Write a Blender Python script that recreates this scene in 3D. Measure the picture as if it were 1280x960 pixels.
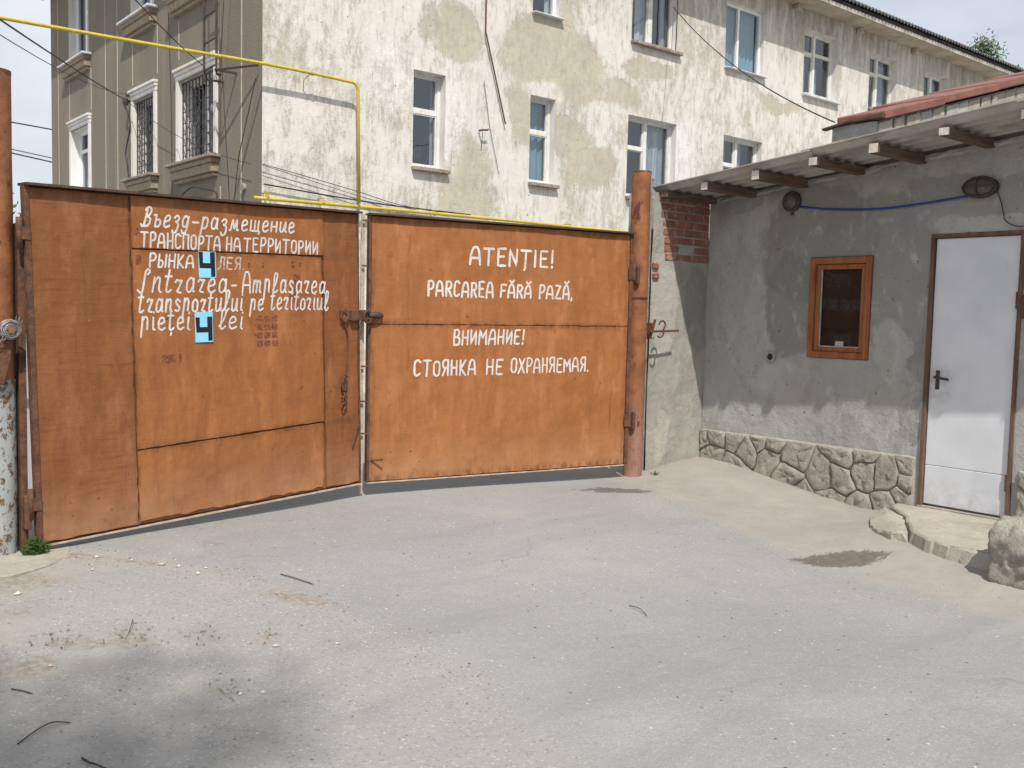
import bpy, bmesh, math, random
import numpy as np
from mathutils import Vector, Matrix, noise as mn
random.seed(7)
R = math.radians
scn = bpy.context.scene
for o in list(bpy.data.objects): bpy.data.objects.remove(o)
COL = scn.collection

# ------------------------------------------------------------------ camera, sky, sun, exposure
cam = bpy.data.cameras.new('camera'); camo = bpy.data.objects.new('camera', cam); COL.objects.link(camo)
cam.sensor_width = 36; cam.lens = 34.106; cam.clip_start = .05; cam.clip_end = 2000
yaw, pit, rol = 0.881001, -0.0722065, 0.0233308
f = Vector((math.cos(pit)*math.cos(yaw), math.cos(pit)*math.sin(yaw), math.sin(pit)))
rt = Vector((math.sin(yaw), -math.cos(yaw), 0)); up = rt.cross(f)
r2 = rt*math.cos(rol)+up*math.sin(rol); u2 = up*math.cos(rol)-rt*math.sin(rol)
m = Matrix((r2, u2, -f)).transposed().to_4x4(); m.translation = (0, 0, 1.5)
camo.matrix_world = m; scn.camera = camo

SUN = Vector((.339, .65, -1)).normalized()          # the way the light travels
elev = math.asin(-SUN.z); azi = math.atan2(-SUN.x, -SUN.y)
w = bpy.data.worlds.new('World'); scn.world = w; w.use_nodes = True
nt = w.node_tree; nt.nodes.clear()
wo = nt.nodes.new('ShaderNodeOutputWorld'); bg = nt.nodes.new('ShaderNodeBackground'); bg.inputs[1].default_value = .1
sky = nt.nodes.new('ShaderNodeTexSky'); sky.sky_type = 'NISHITA'; sky.sun_disc = False
sky.sun_elevation = elev; sky.sun_rotation = azi; sky.dust_density = 2.2; sky.air_density = 1.0
tc = nt.nodes.new('ShaderNodeTexCoord'); mp = nt.nodes.new('ShaderNodeMapping'); mp.inputs['Scale'].default_value = (1, 1, 2.6)
nz = nt.nodes.new('ShaderNodeTexNoise'); nz.inputs['Scale'].default_value = 2.3; nz.inputs['Detail'].default_value = 6; nz.inputs['Roughness'].default_value = .55
rp = nt.nodes.new('ShaderNodeValToRGB'); rp.color_ramp.elements[0].position = .34; rp.color_ramp.elements[1].position = .66
rp.color_ramp.elements[0].color = (.48, .48, .48, 1); rp.color_ramp.elements[1].color = (1, 1, 1, 1)
mx = nt.nodes.new('ShaderNodeMix'); mx.data_type = 'RGBA'; mx.inputs[7].default_value = (7.7, 8.0, 8.5, 1)
L = nt.links.new
L(tc.outputs['Generated'], mp.inputs[0]); L(mp.outputs[0], nz.inputs['Vector']); L(nz.outputs[0], rp.inputs[0])
L(rp.outputs[0], mx.inputs[0]); L(sky.outputs[0], mx.inputs[6]); L(mx.outputs[2], bg.inputs[0]); L(bg.outputs[0], wo.inputs[0])

sl = bpy.data.lights.new('sun', 'SUN'); sl.energy = 4.2; sl.angle = R(.55); sl.color = (1, .955, .88)
so = bpy.data.objects.new('sun', sl); COL.objects.link(so); so.rotation_euler = SUN.to_track_quat('-Z', 'Y').to_euler()
so.location = (0, 0, 30)
scn.view_settings.view_transform = 'Standard'; scn.view_settings.look = 'None'
scn.view_settings.gamma = 1; scn.view_settings.exposure = .18

# ------------------------------------------------------------------ materials
class NB:
    def __init__(s, name, rough=.9, spec=.3, metal=0):
        s.m = bpy.data.materials.new(name); s.m.use_nodes = True; s.t = s.m.node_tree; s.n = s.t.nodes; s.n.clear()
        s.o = s.n.new('ShaderNodeOutputMaterial'); s.b = s.n.new('ShaderNodeBsdfPrincipled')
        s.t.links.new(s.b.outputs[0], s.o.inputs[0])
        s.b.inputs['Roughness'].default_value = rough; s.b.inputs['Specular IOR Level'].default_value = spec; s.b.inputs['Metallic'].default_value = metal
        s.bh = None
    def l(s, a, b): s.t.links.new(a, b)
    def put(s, sock, v):
        if hasattr(v, 'is_output') or hasattr(v, 'links'): s.l(v, sock)
        else: sock.default_value = v
    def pos(s): return s.n.new('ShaderNodeNewGeometry').outputs['Position']
    def objc(s): return s.n.new('ShaderNodeTexCoord').outputs['Object']
    def mapv(s, v, sc=(1, 1, 1), loc=(0, 0, 0), rot=(0, 0, 0)):
        k = s.n.new('ShaderNodeMapping'); k.inputs['Scale'].default_value = sc; k.inputs['Location'].default_value = loc; k.inputs['Rotation'].default_value = rot
        s.l(v, k.inputs[0]); return k.outputs[0]
    def noise(s, v, scale, detail=4, rough=.55, dist=0):
        k = s.n.new('ShaderNodeTexNoise'); k.inputs['Scale'].default_value = scale; k.inputs['Detail'].default_value = detail
        k.inputs['Roughness'].default_value = rough; k.inputs['Distortion'].default_value = dist; s.l(v, k.inputs['Vector']); return k.outputs[0]
    def ncol(s, v, scale, detail=3):
        k = s.n.new('ShaderNodeTexNoise'); k.inputs['Scale'].default_value = scale; k.inputs['Detail'].default_value = detail; s.l(v, k.inputs['Vector']); return k.outputs[1]
    def vor(s, v, scale, feat='F1', rnd=1):
        k = s.n.new('ShaderNodeTexVoronoi'); k.feature = feat; k.inputs['Scale'].default_value = scale; k.inputs['Randomness'].default_value = rnd
        s.l(v, k.inputs['Vector']); return k.outputs['Distance']
    def vcol(s, v, scale):
        k = s.n.new('ShaderNodeTexVoronoi'); k.inputs['Scale'].default_value = scale; s.l(v, k.inputs['Vector']); return k.outputs['Color']
    def ramp(s, f, a, b, lo=0., hi=1.):
        k = s.n.new('ShaderNodeMapRange'); k.interpolation_type = 'SMOOTHSTEP'; s.l(f, k.inputs[0])
        k.inputs[1].default_value = a; k.inputs[2].default_value = b; k.inputs[3].default_value = lo; k.inputs[4].default_value = hi; return k.outputs[0]
    def math(s, op, a, b=0., c=0.):
        k = s.n.new('ShaderNodeMath'); k.operation = op; s.put(k.inputs[0], a); s.put(k.inputs[1], b); s.put(k.inputs[2], c); return k.outputs[0]
    def mix(s, f, a, b, mode='MIX'):
        k = s.n.new('ShaderNodeMix'); k.data_type = 'RGBA'; k.blend_type = mode; s.put(k.inputs[0], f)
        for q, v in ((6, a), (7, b)):
            if isinstance(v, tuple): v = (*v[:3], 1)
            s.put(k.inputs[q], v)
        return k.outputs[2]
    def warp(s, v, scale, amp, detail=3):
        c = s.ncol(v, scale, detail); k = s.n.new('ShaderNodeVectorMath'); k.operation = 'MULTIPLY_ADD'
        s.l(c, k.inputs[0]); k.inputs[1].default_value = (amp,)*3; s.l(v, k.inputs[2])
        k2 = s.n.new('ShaderNodeVectorMath'); k2.operation = 'SUBTRACT'; s.l(k.outputs[0], k2.inputs[0]); k2.inputs[1].default_value = (amp/2,)*3
        return k2.outputs[0]
    def blob(s, v, c, r):       # soft ellipsoid 1 in the middle, 0 outside
        k = s.n.new('ShaderNodeVectorMath'); k.operation = 'SUBTRACT'; s.l(v, k.inputs[0]); k.inputs[1].default_value = c
        k2 = s.n.new('ShaderNodeVectorMath'); k2.operation = 'DIVIDE'; s.l(k.outputs[0], k2.inputs[0]); k2.inputs[1].default_value = r
        k3 = s.n.new('ShaderNodeVectorMath'); k3.operation = 'LENGTH'; s.l(k2.outputs[0], k3.inputs[0])
        return s.ramp(k3.outputs['Value'], 1., .55)
    def mxm(s, *a):
        r = a[0]
        for b in a[1:]: r = s.math('MAXIMUM', r, b)
        return r
    def sep(s, v):
        k = s.n.new('ShaderNodeSeparateXYZ'); s.l(v, k.inputs[0]); return k.outputs
    def attr(s, nme):
        k = s.n.new('ShaderNodeAttribute'); k.attribute_name = nme; return k.outputs['Fac']
    def col(s, c): s.put(s.b.inputs['Base Color'], (*c[:3], 1) if isinstance(c, tuple) else c)
    def bump(s, h, dist, strength=1.):
        k = s.n.new('ShaderNodeBump'); k.inputs['Strength'].default_value = strength; k.inputs['Distance'].default_value = dist
        s.l(h, k.inputs['Height'])
        if s.bh: s.l(s.bh, k.inputs['Normal'])
        s.bh = k.outputs[0]; s.l(s.bh, s.b.inputs['Normal'])
M = {}
def simple(name, c, c2=None, scale=8, rough=.85, bump=.002, bscale=60, spec=.3, metal=0, world=False, streak=False):
    n = NB(name, rough, spec, metal); v = n.pos() if world else n.objc()
    if c2 is None: c2 = tuple(x*.72 for x in c)
    vv = n.mapv(v, (1, 1, .2)) if streak else v
    n.col(n.mix(n.ramp(n.noise(vv, scale, 6, .62), .36, .66), c, c2))
    if bump: n.bump(n.noise(v, bscale, 4), bump)
    M[name] = n.m; return n.m

def gate_paint(name, base, dark, dirt, br, side):
    n = NB(name, .62, .25); v = n.objc(); x, y, z = n.sep(v)
    a = n.ramp(n.noise(n.mapv(n.warp(v, 2, .2), (7, 7, 1.1)), 1.6, 8, .72), .35, .7)           # vertical weather streaks
    b = n.ramp(n.noise(v, 1.7, 5, .6), .35, .68)
    c = n.mix(n.math('MULTIPLY', a, .8), base, dark)
    c = n.mix(n.math('MULTIPLY', b, .45), c, tuple(q*.78 for q in base))
    brush = n.noise(n.mapv(n.warp(v, 1.3, .12), (3.1, 3.1, 48), rot=(0, .03, 0)), 1, 6, .7)
    c = n.mix(n.ramp(brush, .48, .74, 0, br), c, tuple(q*.6 for q in dark))
    c = n.mix(n.ramp(n.noise(n.mapv(v, (3, 3, 1.2), (3, 1, 2)), 2.3, 5, .6), .52, .72, 0, .45), c, tuple(min(1, q*1.35+.03) for q in base))
    c = n.mix(n.ramp(n.noise(v, 90, 3, .6), .55, .75, 0, .4), c, tuple(q*.55 for q in dark))
    # pale road dust near the bottom edge
    low = n.math('MULTIPLY', n.ramp(z, .42, .0), n.ramp(n.noise(v, 5, 5, .6), .25, .75, .25, .8))
    c = n.mix(low, c, dirt)
    # dark scabs and rust runs
    sp = n.ramp(n.noise(v, 26, 4, .5), .69, .75)
    c = n.mix(n.math('MULTIPLY', sp, .6), c, (.07, .025, .012))
    run = n.ramp(n.noise(n.mapv(v, (30, 30, 1.5)), 1, 3, .5), .68, .78, 0, .55)
    c = n.mix(n.math('MULTIPLY', run, n.ramp(n.noise(v, 2.2, 2), .45, .6)), c, (.10, .035, .015))
    # dirt and rust bleeding from the sheet joints, plus darker bands along the edges
    def line(sock, at, wd, up=1.):
        d = n.math('SUBTRACT', sock, at); return n.ramp(n.math('ABSOLUTE', d), wd, 0.)
    zs_ = n.math('SUBTRACT', z, n.math('MULTIPLY', x, .014))
    xin = n.ramp(x, .58, .63)
    lines = [n.math('MULTIPLY', line(z, 1.662, .045), xin), n.math('MULTIPLY', line(zs_, .456, .05), xin), line(x, .625, .03), line(x, 2.05, .035), line(z, 1.95, .06)] if side == 'L' else [line(z, 1.183, .05), line(x, 2.36, .04), line(x, .05, .05), line(z, 1.95, .05), line(z, .02, .06)]
    ln = n.math('MULTIPLY', n.mxm(*lines), n.ramp(n.noise(n.mapv(v, (3, 3, 1.2)), 5, 7, .75), .38, .66, 0, .75))
    c = n.mix(ln, c, (.105, .042, .02))
    drip = n.ramp(n.noise(n.mapv(n.warp(v, 5, .03), (22, 22, .9)), 1.1, 4, .55), .62, .72, 0, .6)
    c = n.mix(n.math('MULTIPLY', drip, n.ramp(n.noise(v, 1.4, 3, .6), .48, .62)), c, (.13, .048, .022))
    blot = n.ramp(n.noise(n.warp(v, 8, .08), 7.5, 7, .72), .62, .68, 0, .55)
    c = n.mix(n.math('MULTIPLY', blot, n.ramp(n.noise(v, 1.9, 2), .5, .62)), c, (.16, .055, .028))
    # pale chips
    ch = n.ramp(n.noise(n.mapv(v, (3, 3, 1)), 34, 2, .5), .775, .8, 0, .7)
    c = n.mix(ch, c, (.5, .45, .38))
    n.col(c); n.put(n.b.inputs['Roughness'], n.ramp(n.noise(v, 9, 4), .3, .7, .5, .8))
    n.bump(n.noise(n.mapv(v, (1, 1, .7)), 1.9, 4, .5), .05); n.bump(n.noise(v, 14, 4, .6), .003); n.bump(brush, .0012); n.bump(n.noise(v, 120, 3), .0012)
    M[name] = n.m; return n.m
gate_paint('gate_orange', (.325, .126, .042), (.225, .08, .028), (.38, .20, .105), .15, 'L')
gate_paint('gate_orange_right', (.34, .134, .046), (.25, .09, .031), (.40, .21, .10), .10, 'R')
gate_paint('gate_brown', (.25, .097, .036), (.175, .064, .025), (.34, .185, .105), .55, 'L')

def post_paint():
    n = NB('post_paint', .7, .25); v = n.pos(); x, y, z = n.sep(v)
    c = n.mix(n.ramp(n.noise(v, 6, 6, .65), .38, .66), (.29, .118, .052), (.19, .073, .036))
    c = n.mix(n.math('MULTIPLY', n.ramp(z, .95, .35), n.ramp(n.noise(n.mapv(v, (1, 1, .4)), 6, 4), .3, .6, .4, 1)), c, (.30, .16, .125))
    c = n.mix(n.ramp(n.noise(n.mapv(v, (1, 1, .5)), 9, 5, .6), .63, .67), c, (.11, .03, .022))
    c = n.mix(n.ramp(n.noise(v, 40, 3), .66, .72, 0, .8), c, (.05, .025, .015))
    c = n.mix(n.ramp(n.noise(n.mapv(v, (2, 2, .6)), 13, 7, .75), .5, .7, 0, .6), c, (.12, .06, .035))
    n.col(c); n.bump(n.noise(v, 30, 4), .004); n.bump(n.noise(v, 5, 2), .012); M['post_paint'] = n.m
post_paint()
def flaky():
    n = NB('flaky_grey', .75, .3); v = n.pos()
    k = n.ramp(n.noise(n.mapv(v, (1, 1, .7)), 26, 7, .75), .53, .57)
    rust = n.mix(n.ramp(n.noise(v, 40, 5, .7), .4, .6), (.28, .15, .06), (.08, .045, .03))
    c = n.mix(k, n.mix(n.noise(v, 8, 3), (.27, .295, .30), (.36, .365, .34)), rust); n.col(c)
    n.bump(n.math('SUBTRACT', 1., k), .004); M['flaky_grey'] = n.m
flaky()

def cream():
    n = NB('limewashed_plaster', .92, .15); p = n.pos(); v = p
    wv = n.warp(v, .9, .9, 5)
    wv2 = n.warp(wv, 5, .22, 4)
    base = n.mix(n.ramp(n.noise(v, 1.1, 5, .6), .35, .65), (.50, .455, .36), (.44, .41, .34))
    base = n.mix(n.ramp(n.noise(v, 11, 5, .7), .42, .7, 0, .6), base, (.36, .34, .285))
    white = n.mix(n.noise(v, 3, 4), (.70, .675, .63), (.57, .55, .505))
    st = n.noise(n.mapv(n.warp(v, 3, .25), (3.2, 3.2, 1.25)), 1.35, 10, .82)
    st2 = n.noise(n.mapv(v, (12, 12, 2.6)), 1.6, 8, .8)
    fine = n.noise(n.mapv(v, (1.6, 1.6, 1)), 6, 9, .8)
    lo = n.noise(n.mapv(v, (1, 1, .7)), .7, 4, .6)
    s = n.math('ADD', n.math('MULTIPLY', st, .40), n.math('ADD', n.math('MULTIPLY', st2, .18), n.math('ADD', n.math('MULTIPLY', fine, .22), n.math('MULTIPLY', lo, .34))))
    # bare beige patches where the limewash has come off
    big = n.mxm(n.blob(wv2, (11.9, 13.4, 6.05), (1.75, 9, .85)), n.blob(wv2, (12.9, 13.4, 5.75), (1.5, 9, .42)), n.blob(wv2, (10.1, 13.4, 3.7), (.8, 9, 1.0)),
                n.blob(wv2, (9.6, 13.4, 6.2), (.75, 9, .55)), n.blob(wv2, (12.3, 13.4, 4.85), (1.1, 9, .35)), n.blob(wv2, (14.4, 13.4, 6.35), (.9, 9, .25)),
                n.blob(wv2, (11.2, 13.4, 5.2), (.5, 9, .9)), n.blob(wv2, (18.6, 13.4, 6.35), (1.0, 9, .25)), n.blob(wv2, (12.9, 13.4, 4.3), (.8, 9, .55)))
    th = n.math('ADD', s, n.math('MULTIPLY', big, -.115))
    cov = n.ramp(th, .485, .59)
    c = n.mix(cov, base, white)
    # fresh whitewash around the openings
    band = n.mxm(n.blob(wv, (9.5, 13.4, 4.7), (.5, 9, 1.25)), n.blob(wv, (11.6, 13.4, 5.5), (.6, 9, .25)), n.blob(wv, (8.5, 13.4, 5.3), (.5, 9, .8)), n.blob(wv, (15.4, 13.4, 4.7), (.7, 9, 1.)))
    c = n.mix(n.math('MULTIPLY', band, n.ramp(n.noise(v, 6, 5, .7), .35, .6, .25, .8)), c, (.72, .70, .67))
    dk = n.ramp(n.noise(n.mapv(v, (3.5, 3.5, .8)), 2.6, 8, .72), .48, .70, 0, .7)
    c = n.mix(dk, c, (.34, .32, .275))
    # grey streaks, stronger towards the eave
    x, y, z = n.sep(v)
    so_ = n.math('MULTIPLY', n.ramp(z, 6.6, 8.6), n.ramp(n.noise(n.mapv(v, (4, 4, .4)), 1.6, 6, .7), .36, .66, 0, .75))
    c = n.mix(so_, c, (.27, .25, .215))
    c = n.mix(n.ramp(n.noise(v, 17, 2, .4), .735, .76, 0, .75), c, (.12, .1, .08))
    crk = n.ramp(n.vor(n.warp(v, 2.5, .7, 5), .42, 'DISTANCE_TO_EDGE'), .003, .0, 0, .25)
    c = n.mix(crk, c, (.25, .22, .18))
    n.col(c); n.bump(n.noise(v, 45, 5, .6), .008); n.bump(cov, .005); n.bump(n.noise(v, 3, 3), .03, .6); M['cream'] = n.m
cream()
def olive():
    n = NB('pebbledash_render', .95, .15); v = n.pos()
    c = n.mix(n.ramp(n.noise(n.mapv(v, (1, 1, .25)), 1.3, 5, .6), .35, .65), (.265, .232, .188), (.22, .196, .162))
    c = n.mix(n.ramp(n.noise(v, 60, 3, .6), .4, .7, 0, .5), c, (.15, .125, .09))
    c = n.mix(n.ramp(n.noise(v, .5, 3), .45, .6, 0, .35), c, (.22, .22, .16))
    c = n.mix(n.ramp(n.noise(n.mapv(v, (6, 6, .5)), 1, 4), .6, .8, 0, .4), c, (.36, .33, .27))
    n.col(c); n.bump(n.noise(v, 55, 4, .65), .02); M['olive'] = n.m
olive()
def cement(name, a, b, c3, patches=()):
    n = NB(name, .93, .15); v = n.pos()
    c = n.mix(n.ramp(n.noise(n.warp(v, 1.5, .4), 1.6, 6, .6), .36, .64), a, b)
    c = n.mix(n.ramp(n.noise(n.mapv(v, (1, 1, .5)), 6, 7, .7), .48, .7, 0, .45), c, c3)
    wv = n.warp(n.warp(v, 2.2, .35, 4), 14, .07, 3)
    for pc, pr, col, amt in patches:
        mk = n.blob(wv, pc, pr); mk = n.ramp(n.math('ADD', mk, n.math('MULTIPLY', n.math('SUBTRACT', n.noise(v, 9, 6, .7), .5), .8)), .15, .6)
        c = n.mix(n.math('MULTIPLY', mk, amt), c, col); n.bump(mk, .0025)
    c = n.mix(n.ramp(n.noise(n.warp(v, 2, .5), 3.4, 9, .78), .50, .68, 0, .5), c, tuple(q*.72 for q in b))
    c = n.mix(n.ramp(n.noise(n.mapv(n.warp(v, 2, .3), (1, 1.6, .8), (3, 1, 7)), 5.5, 8, .75), .52, .70, 0, .5), c, tuple(min(.6, q*1.28) for q in a))
    c = n.mix(n.ramp(n.noise(v, 21, 2, .4), .73, .75, 0, .6), c, (.08, .075, .065))
    crk = n.ramp(n.vor(n.warp(v, 3, .5, 5), .6, 'DISTANCE_TO_EDGE'), .002, .0, 0, .18)
    c = n.mix(crk, c, (.1, .09, .08))
    n.col(c); n.bump(n.noise(v, 4, 5), .04, .8); n.bump(n.noise(n.warp(v, 5, .2), 15, 6, .7), .006); n.bump(n.noise(v, 90, 5, .75), .006); M[name] = n.m
cement('gatehouse_plaster', (.42, .42, .40), (.345, .345, .325), (.23, .228, .21), [
    ((7.2, 4.72, 2.12), (9, .72, .62), (.215, .21, .195), .75), ((7.2, 4.98, 1.62), (9, .30, .55), (.215, .212, .195), .7), ((7.2, 3.95, 1.75), (9, .42, .75), (.225, .222, .205), .7),
    ((7.2, 3.80, 1.0), (9, .10, .6), (.23, .228, .21), .7), ((7.2, 3.4, 2.45), (9, 1.2, .22), (.24, .235, .215), .6), ((7.2, 5.5, 2.6), (9, .5, .22), (.25, .245, .225), .5),
    ((7.2, 4.03, 1.28), (9, .19, .33), (.385, .38, .35), .9), ((7.2, 4.02, .95), (9, .30, .25), (.37, .365, .335), .7), ((7.2, 5.6, 1.35), (9, .40, .8), (.37, .368, .34), .6)])
cement('rough_concrete', (.36, .355, .31), (.29, .285, .25), (.21, .20, .175), [((6.6, 5.9, 1.6), (.2, 9, .6), (.42, .41, .37), .7), ((7.05, 5.9, 1.6), (.2, 9, .5), (.22, .22, .2), .6), ((6.6, 5.9, .4), (.12, 9, .25), (.46, .43, .37), .6)])
cement('sandy_concrete', (.41, .385, .325), (.35, .325, .275), (.27, .25, .21))
cement('block_grey', (.38, .385, .37), (.28, .285, .27), (.22, .22, .2))
def stone_m():
    n = NB('plinth_stone', .95, .15); v = n.pos()
    c = n.mix(n.ramp(n.noise(v, 5, 6, .65), .35, .65), (.46, .435, .37), (.36, .34, .29))
    c = n.mix(n.ramp(n.noise(v, 22, 4, .7), .55, .7, 0, .6), c, (.18, .16, .13))
    n.col(c); n.bump(n.noise(n.warp(v, 6, .1), 11, 8, .75), .05); n.bump(n.noise(v, 80, 4), .004); M['stone'] = n.m
stone_m()
def asphalt():
    n = NB('worn_asphalt', .93, .2); v = n.pos(); du = n.attr('dust'); we = n.attr('wet')
    c = n.mix(n.ramp(n.noise(v, .55, 5, .55), .35, .65), (.278, .276, .270), (.248, .248, .245))
    c = n.mix(n.ramp(n.noise(n.mapv(v, (1, .35, 1), rot=(0, 0, .9)), 2.1, 6, .62), .45, .72, 0, .5), c, (.255, .252, .245))
    c = n.mix(n.ramp(n.noise(v, 1.3, 5), .5, .75, 0, .4), c, (.335, .33, .31))
    grit = n.vcol(v, 130); gs = n.sep(grit)
    c = n.mix(n.ramp(gs[0], .78, .95, 0, .3), c, (.44, .43, .41))
    c = n.mix(n.ramp(gs[1], .80, .95, 0, .3), c, (.17, .168, .165))
    g2 = n.sep(n.vcol(v, 30)); d2 = n.vor(v, 30)
    c = n.mix(n.math('MULTIPLY', n.ramp(g2[0], .955, .965, 0, .7), n.ramp(d2, .24, .14)), c, (.55, .54, .50))
    c = n.mix(n.math('MULTIPLY', n.ramp(g2[1], .965, .975), n.ramp(d2, .25, .16)), c, (.07, .065, .06))
    ol = n.math('MULTIPLY', n.ramp(n.math('ADD', n.attr('old'), n.math('MULTIPLY', n.math('SUBTRACT', n.noise(v, 4, 5, .6), .5), .5)), .3, .7), 1.)
    c = n.mix(n.math('MULTIPLY', ol, .5), c, (.29, .282, .266))
    g3 = n.sep(n.vcol(v, 75)); d3 = n.vor(v, 75)
    c = n.mix(n.math('MULTIPLY', n.math('MULTIPLY', ol, n.ramp(g3[0], .74, .95, 0, .5)), n.ramp(d3, .55, .3)), c, (.46, .445, .41))
    c = n.mix(n.math('MULTIPLY', n.math('MULTIPLY', ol, n.ramp(g3[1], .76, .95, 0, .5)), n.ramp(d3, .6, .35)), c, (.16, .15, .14))
    trk = n.noise(n.mapv(n.warp(v, .8, .3), (.35, 2.6, 1), rot=(0, 0, -.55)), 1.2, 5, .55)
    c = n.mix(n.ramp(trk, .5, .72, 0, .4), c, (.215, .213, .21))
    tar = n.ramp(n.noise(n.warp(v, 1.2, 1.2), .8, 4, .6), .63, .76, 0, .3)
    c = n.mix(tar, c, (.22, .215, .21))
    wn = n.warp(n.warp(v, 1.3, .9, 5), 9, .08)
    crk = n.ramp(n.vor(wn, .33, 'DISTANCE_TO_EDGE'), .004, .001, 0, .25)
    crk = n.math('MULTIPLY', crk, n.ramp(n.noise(v, .9, 2), .5, .62))
    c = n.mix(crk, c, (.12, .115, .105))
    dm = n.math('ADD', du, n.math('MULTIPLY', n.math('SUBTRACT', n.noise(n.warp(v, 1.5, .6), 2.4, 8, .7), .5), 1.5))
    dm = n.ramp(dm, .15, 1.05)
    dcol = n.mix(n.ramp(n.noise(v, 3.5, 6, .65), .3, .7), (.335, .318, .278), (.285, .27, .238))
    dcol = n.mix(n.ramp(n.noise(v, 40, 4, .7), .52, .7, 0, .5), dcol, (.25, .22, .18))
    c = n.mix(n.math('MULTIPLY', n.math('MULTIPLY', dm, n.ramp(du, .02, .3)), .9), c, dcol)
    di = n.attr('dirt'); dk_ = n.math('ADD', di, n.math('MULTIPLY', n.math('SUBTRACT', n.noise(n.warp(v, 3, .3), 6, 8, .75), .5), 1.6))
    c = n.mix(n.math('MULTIPLY', n.math('MULTIPLY', n.ramp(dk_, .35, .75), n.ramp(di, .02, .25)), .85), c, n.mix(n.ramp(n.noise(v, 30, 7, .75), .4, .6), (.20, .175, .145), (.31, .28, .24)))
    wm = n.math('ADD', we, n.math('MULTIPLY', n.math('SUBTRACT', n.noise(n.mapv(v, (3, 9, 1), rot=(0, 0, -.6)), 3, 8, .75), .5), 1.5))
    wm = n.math('MULTIPLY', n.ramp(wm, .38, .56), n.ramp(we, .03, .15))
    c = n.mix(n.math('MULTIPLY', wm, .85), c, n.mix(n.ramp(n.noise(v, 20, 5, .7), .35, .65), (.085, .073, .058), (.13, .113, .092)))
    n.col(c); n.put(n.b.inputs['Roughness'], n.ramp(wm, 0, 1, .95, .75))
    n.bump(n.noise(v, 110, 4, .7), .004); n.bump(n.vor(v, 130), .0015, .6); n.bump(n.noise(v, 6, 4), .02, .5)
    M['asphalt'] = n.m
asphalt()
def brick_m():
    n = NB('red_brick', .92, .15); v = n.pos()
    c = n.mix(n.ramp(n.noise(v, 7, 5, .6), .35, .65), (.29, .12, .082), (.20, .09, .07))
    c = n.mix(n.ramp(n.noise(v, 16, 6, .75), .5, .66, 0, .75), c, (.33, .29, .25)); n.col(c); n.bump(n.noise(v, 60, 5), .005); M['brick'] = n.m
brick_m()
def glass_m(name, tint, f=.3):
    n = NB(name, .04, .5); n.n.remove(n.b)
    t = n.n.new('ShaderNodeBsdfTransparent'); t.inputs[0].default_value = (*tint, 1); g = n.n.new('ShaderNodeBsdfGlossy'); g.inputs['Roughness'].default_value = .03
    bp = n.n.new('ShaderNodeBump'); bp.inputs['Distance'].default_value = .004; n.l(n.noise(n.pos(), 1.7, 2), bp.inputs['Height']); n.l(bp.outputs[0], g.inputs['Normal'])
    g.inputs[0].default_value = (.80, .82, .86, 1)
    x = n.n.new('ShaderNodeMixShader'); x.inputs[0].default_value = f; n.l(t.outputs[0], x.inputs[1]); n.l(g.outputs[0], x.inputs[2]); n.l(x.outputs[0], n.o.inputs[0]); M[name] = n.m
glass_m('glass', (.66, .70, .76), .17); glass_m('dusty_glass', (.6, .55, .52), .035)
def sheet_m():
    n = NB('asbestos_sheet', .9, .15); v = n.pos()
    c = n.mix(n.ramp(n.noise(v, 3, 6, .65), .35, .65), (.44, .42, .38), (.33, .31, .285)); c = n.mix(n.ramp(n.noise(n.mapv(v, (1, .3, 1)), 9, 5, .7), .52, .7, 0, .6), c, (.2, .185, .165))
    n.col(c); n.bump(n.noise(v, 60, 3), .002); M['sheet'] = n.m
sheet_m()
def wood(name, a, b, sc=(8, 8, 60)):
    n = NB(name, .8, .25); v = n.objc(); c = n.mix(n.ramp(n.noise(n.mapv(v, sc), 1, 6, .65), .35, .68), a, b); c = n.mix(n.ramp(n.noise(v, 5, 4), .5, .75, 0, .4), c, tuple(q*.5 for q in b))
    n.col(c); n.bump(n.noise(n.mapv(v, sc), 1.5, 4), .003); M[name] = n.m
wood('beam_wood', (.17, .12, .085), (.09, .064, .047), (3, 40, 40)); wood('beam_end', (.62, .58, .51), (.50, .45, .38), (30, 30, 30))
wood('frame_varnish', (.31, .12, .05), (.21, .075, .032), (30, 30, 3)); wood('frame_old', (.17, .10, .07), (.09, .055, .042), (30, 30, 3))
wood('white_old', (.70, .70, .67), (.58, .57, .53), (25, 25, 4))
simple('upvc', (.80, .81, .82), (.74, .75, .76), rough=.4, bump=0)
simple('trim_white', (.74, .73, .70), (.60, .585, .545), 5, streak=True)
simple('sill_stone', (.33, .28, .235), (.20, .165, .135), 14)
simple('sill_metal', (.62, .63, .64), (.5, .5, .5), 6, rough=.5)
simple('corbel', (.33, .27, .195), (.24, .195, .14), 9)
simple('seam_paint', (.50, .46, .38), (.40, .37, .30), 9)
simple('dark_metal', (.045, .038, .036), (.085, .055, .045), 14, rough=.6)
simple('grille_black', (.035, .035, .038), (.07, .06, .055), 20, rough=.6)
simple('rust_brown', (.145, .066, .038), (.075, .038, .026), 18, rough=.8, bump=.004)
simple('lip_dark', (.055, .035, .03), (.11, .055, .035), 14, rough=.8)
simple('lip_pale', (.50, .42, .34), (.36, .27, .2), 14)
simple('yellow_paint', (.54, .42, .05), (.44, .345, .055), 9, rough=.45, bump=.001, spec=.4)
simple('wire_black', (.03, .03, .033), (.05, .05, .05), 9, rough=.7, bump=0)
simple('wire_steel', (.38, .38, .37), (.22, .2, .18), 30, rough=.5, metal=.5, bump=0)
simple('blue_cable', (.025, .055, .30), (.02, .04, .2), 9, rough=.5, bump=0)
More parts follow.
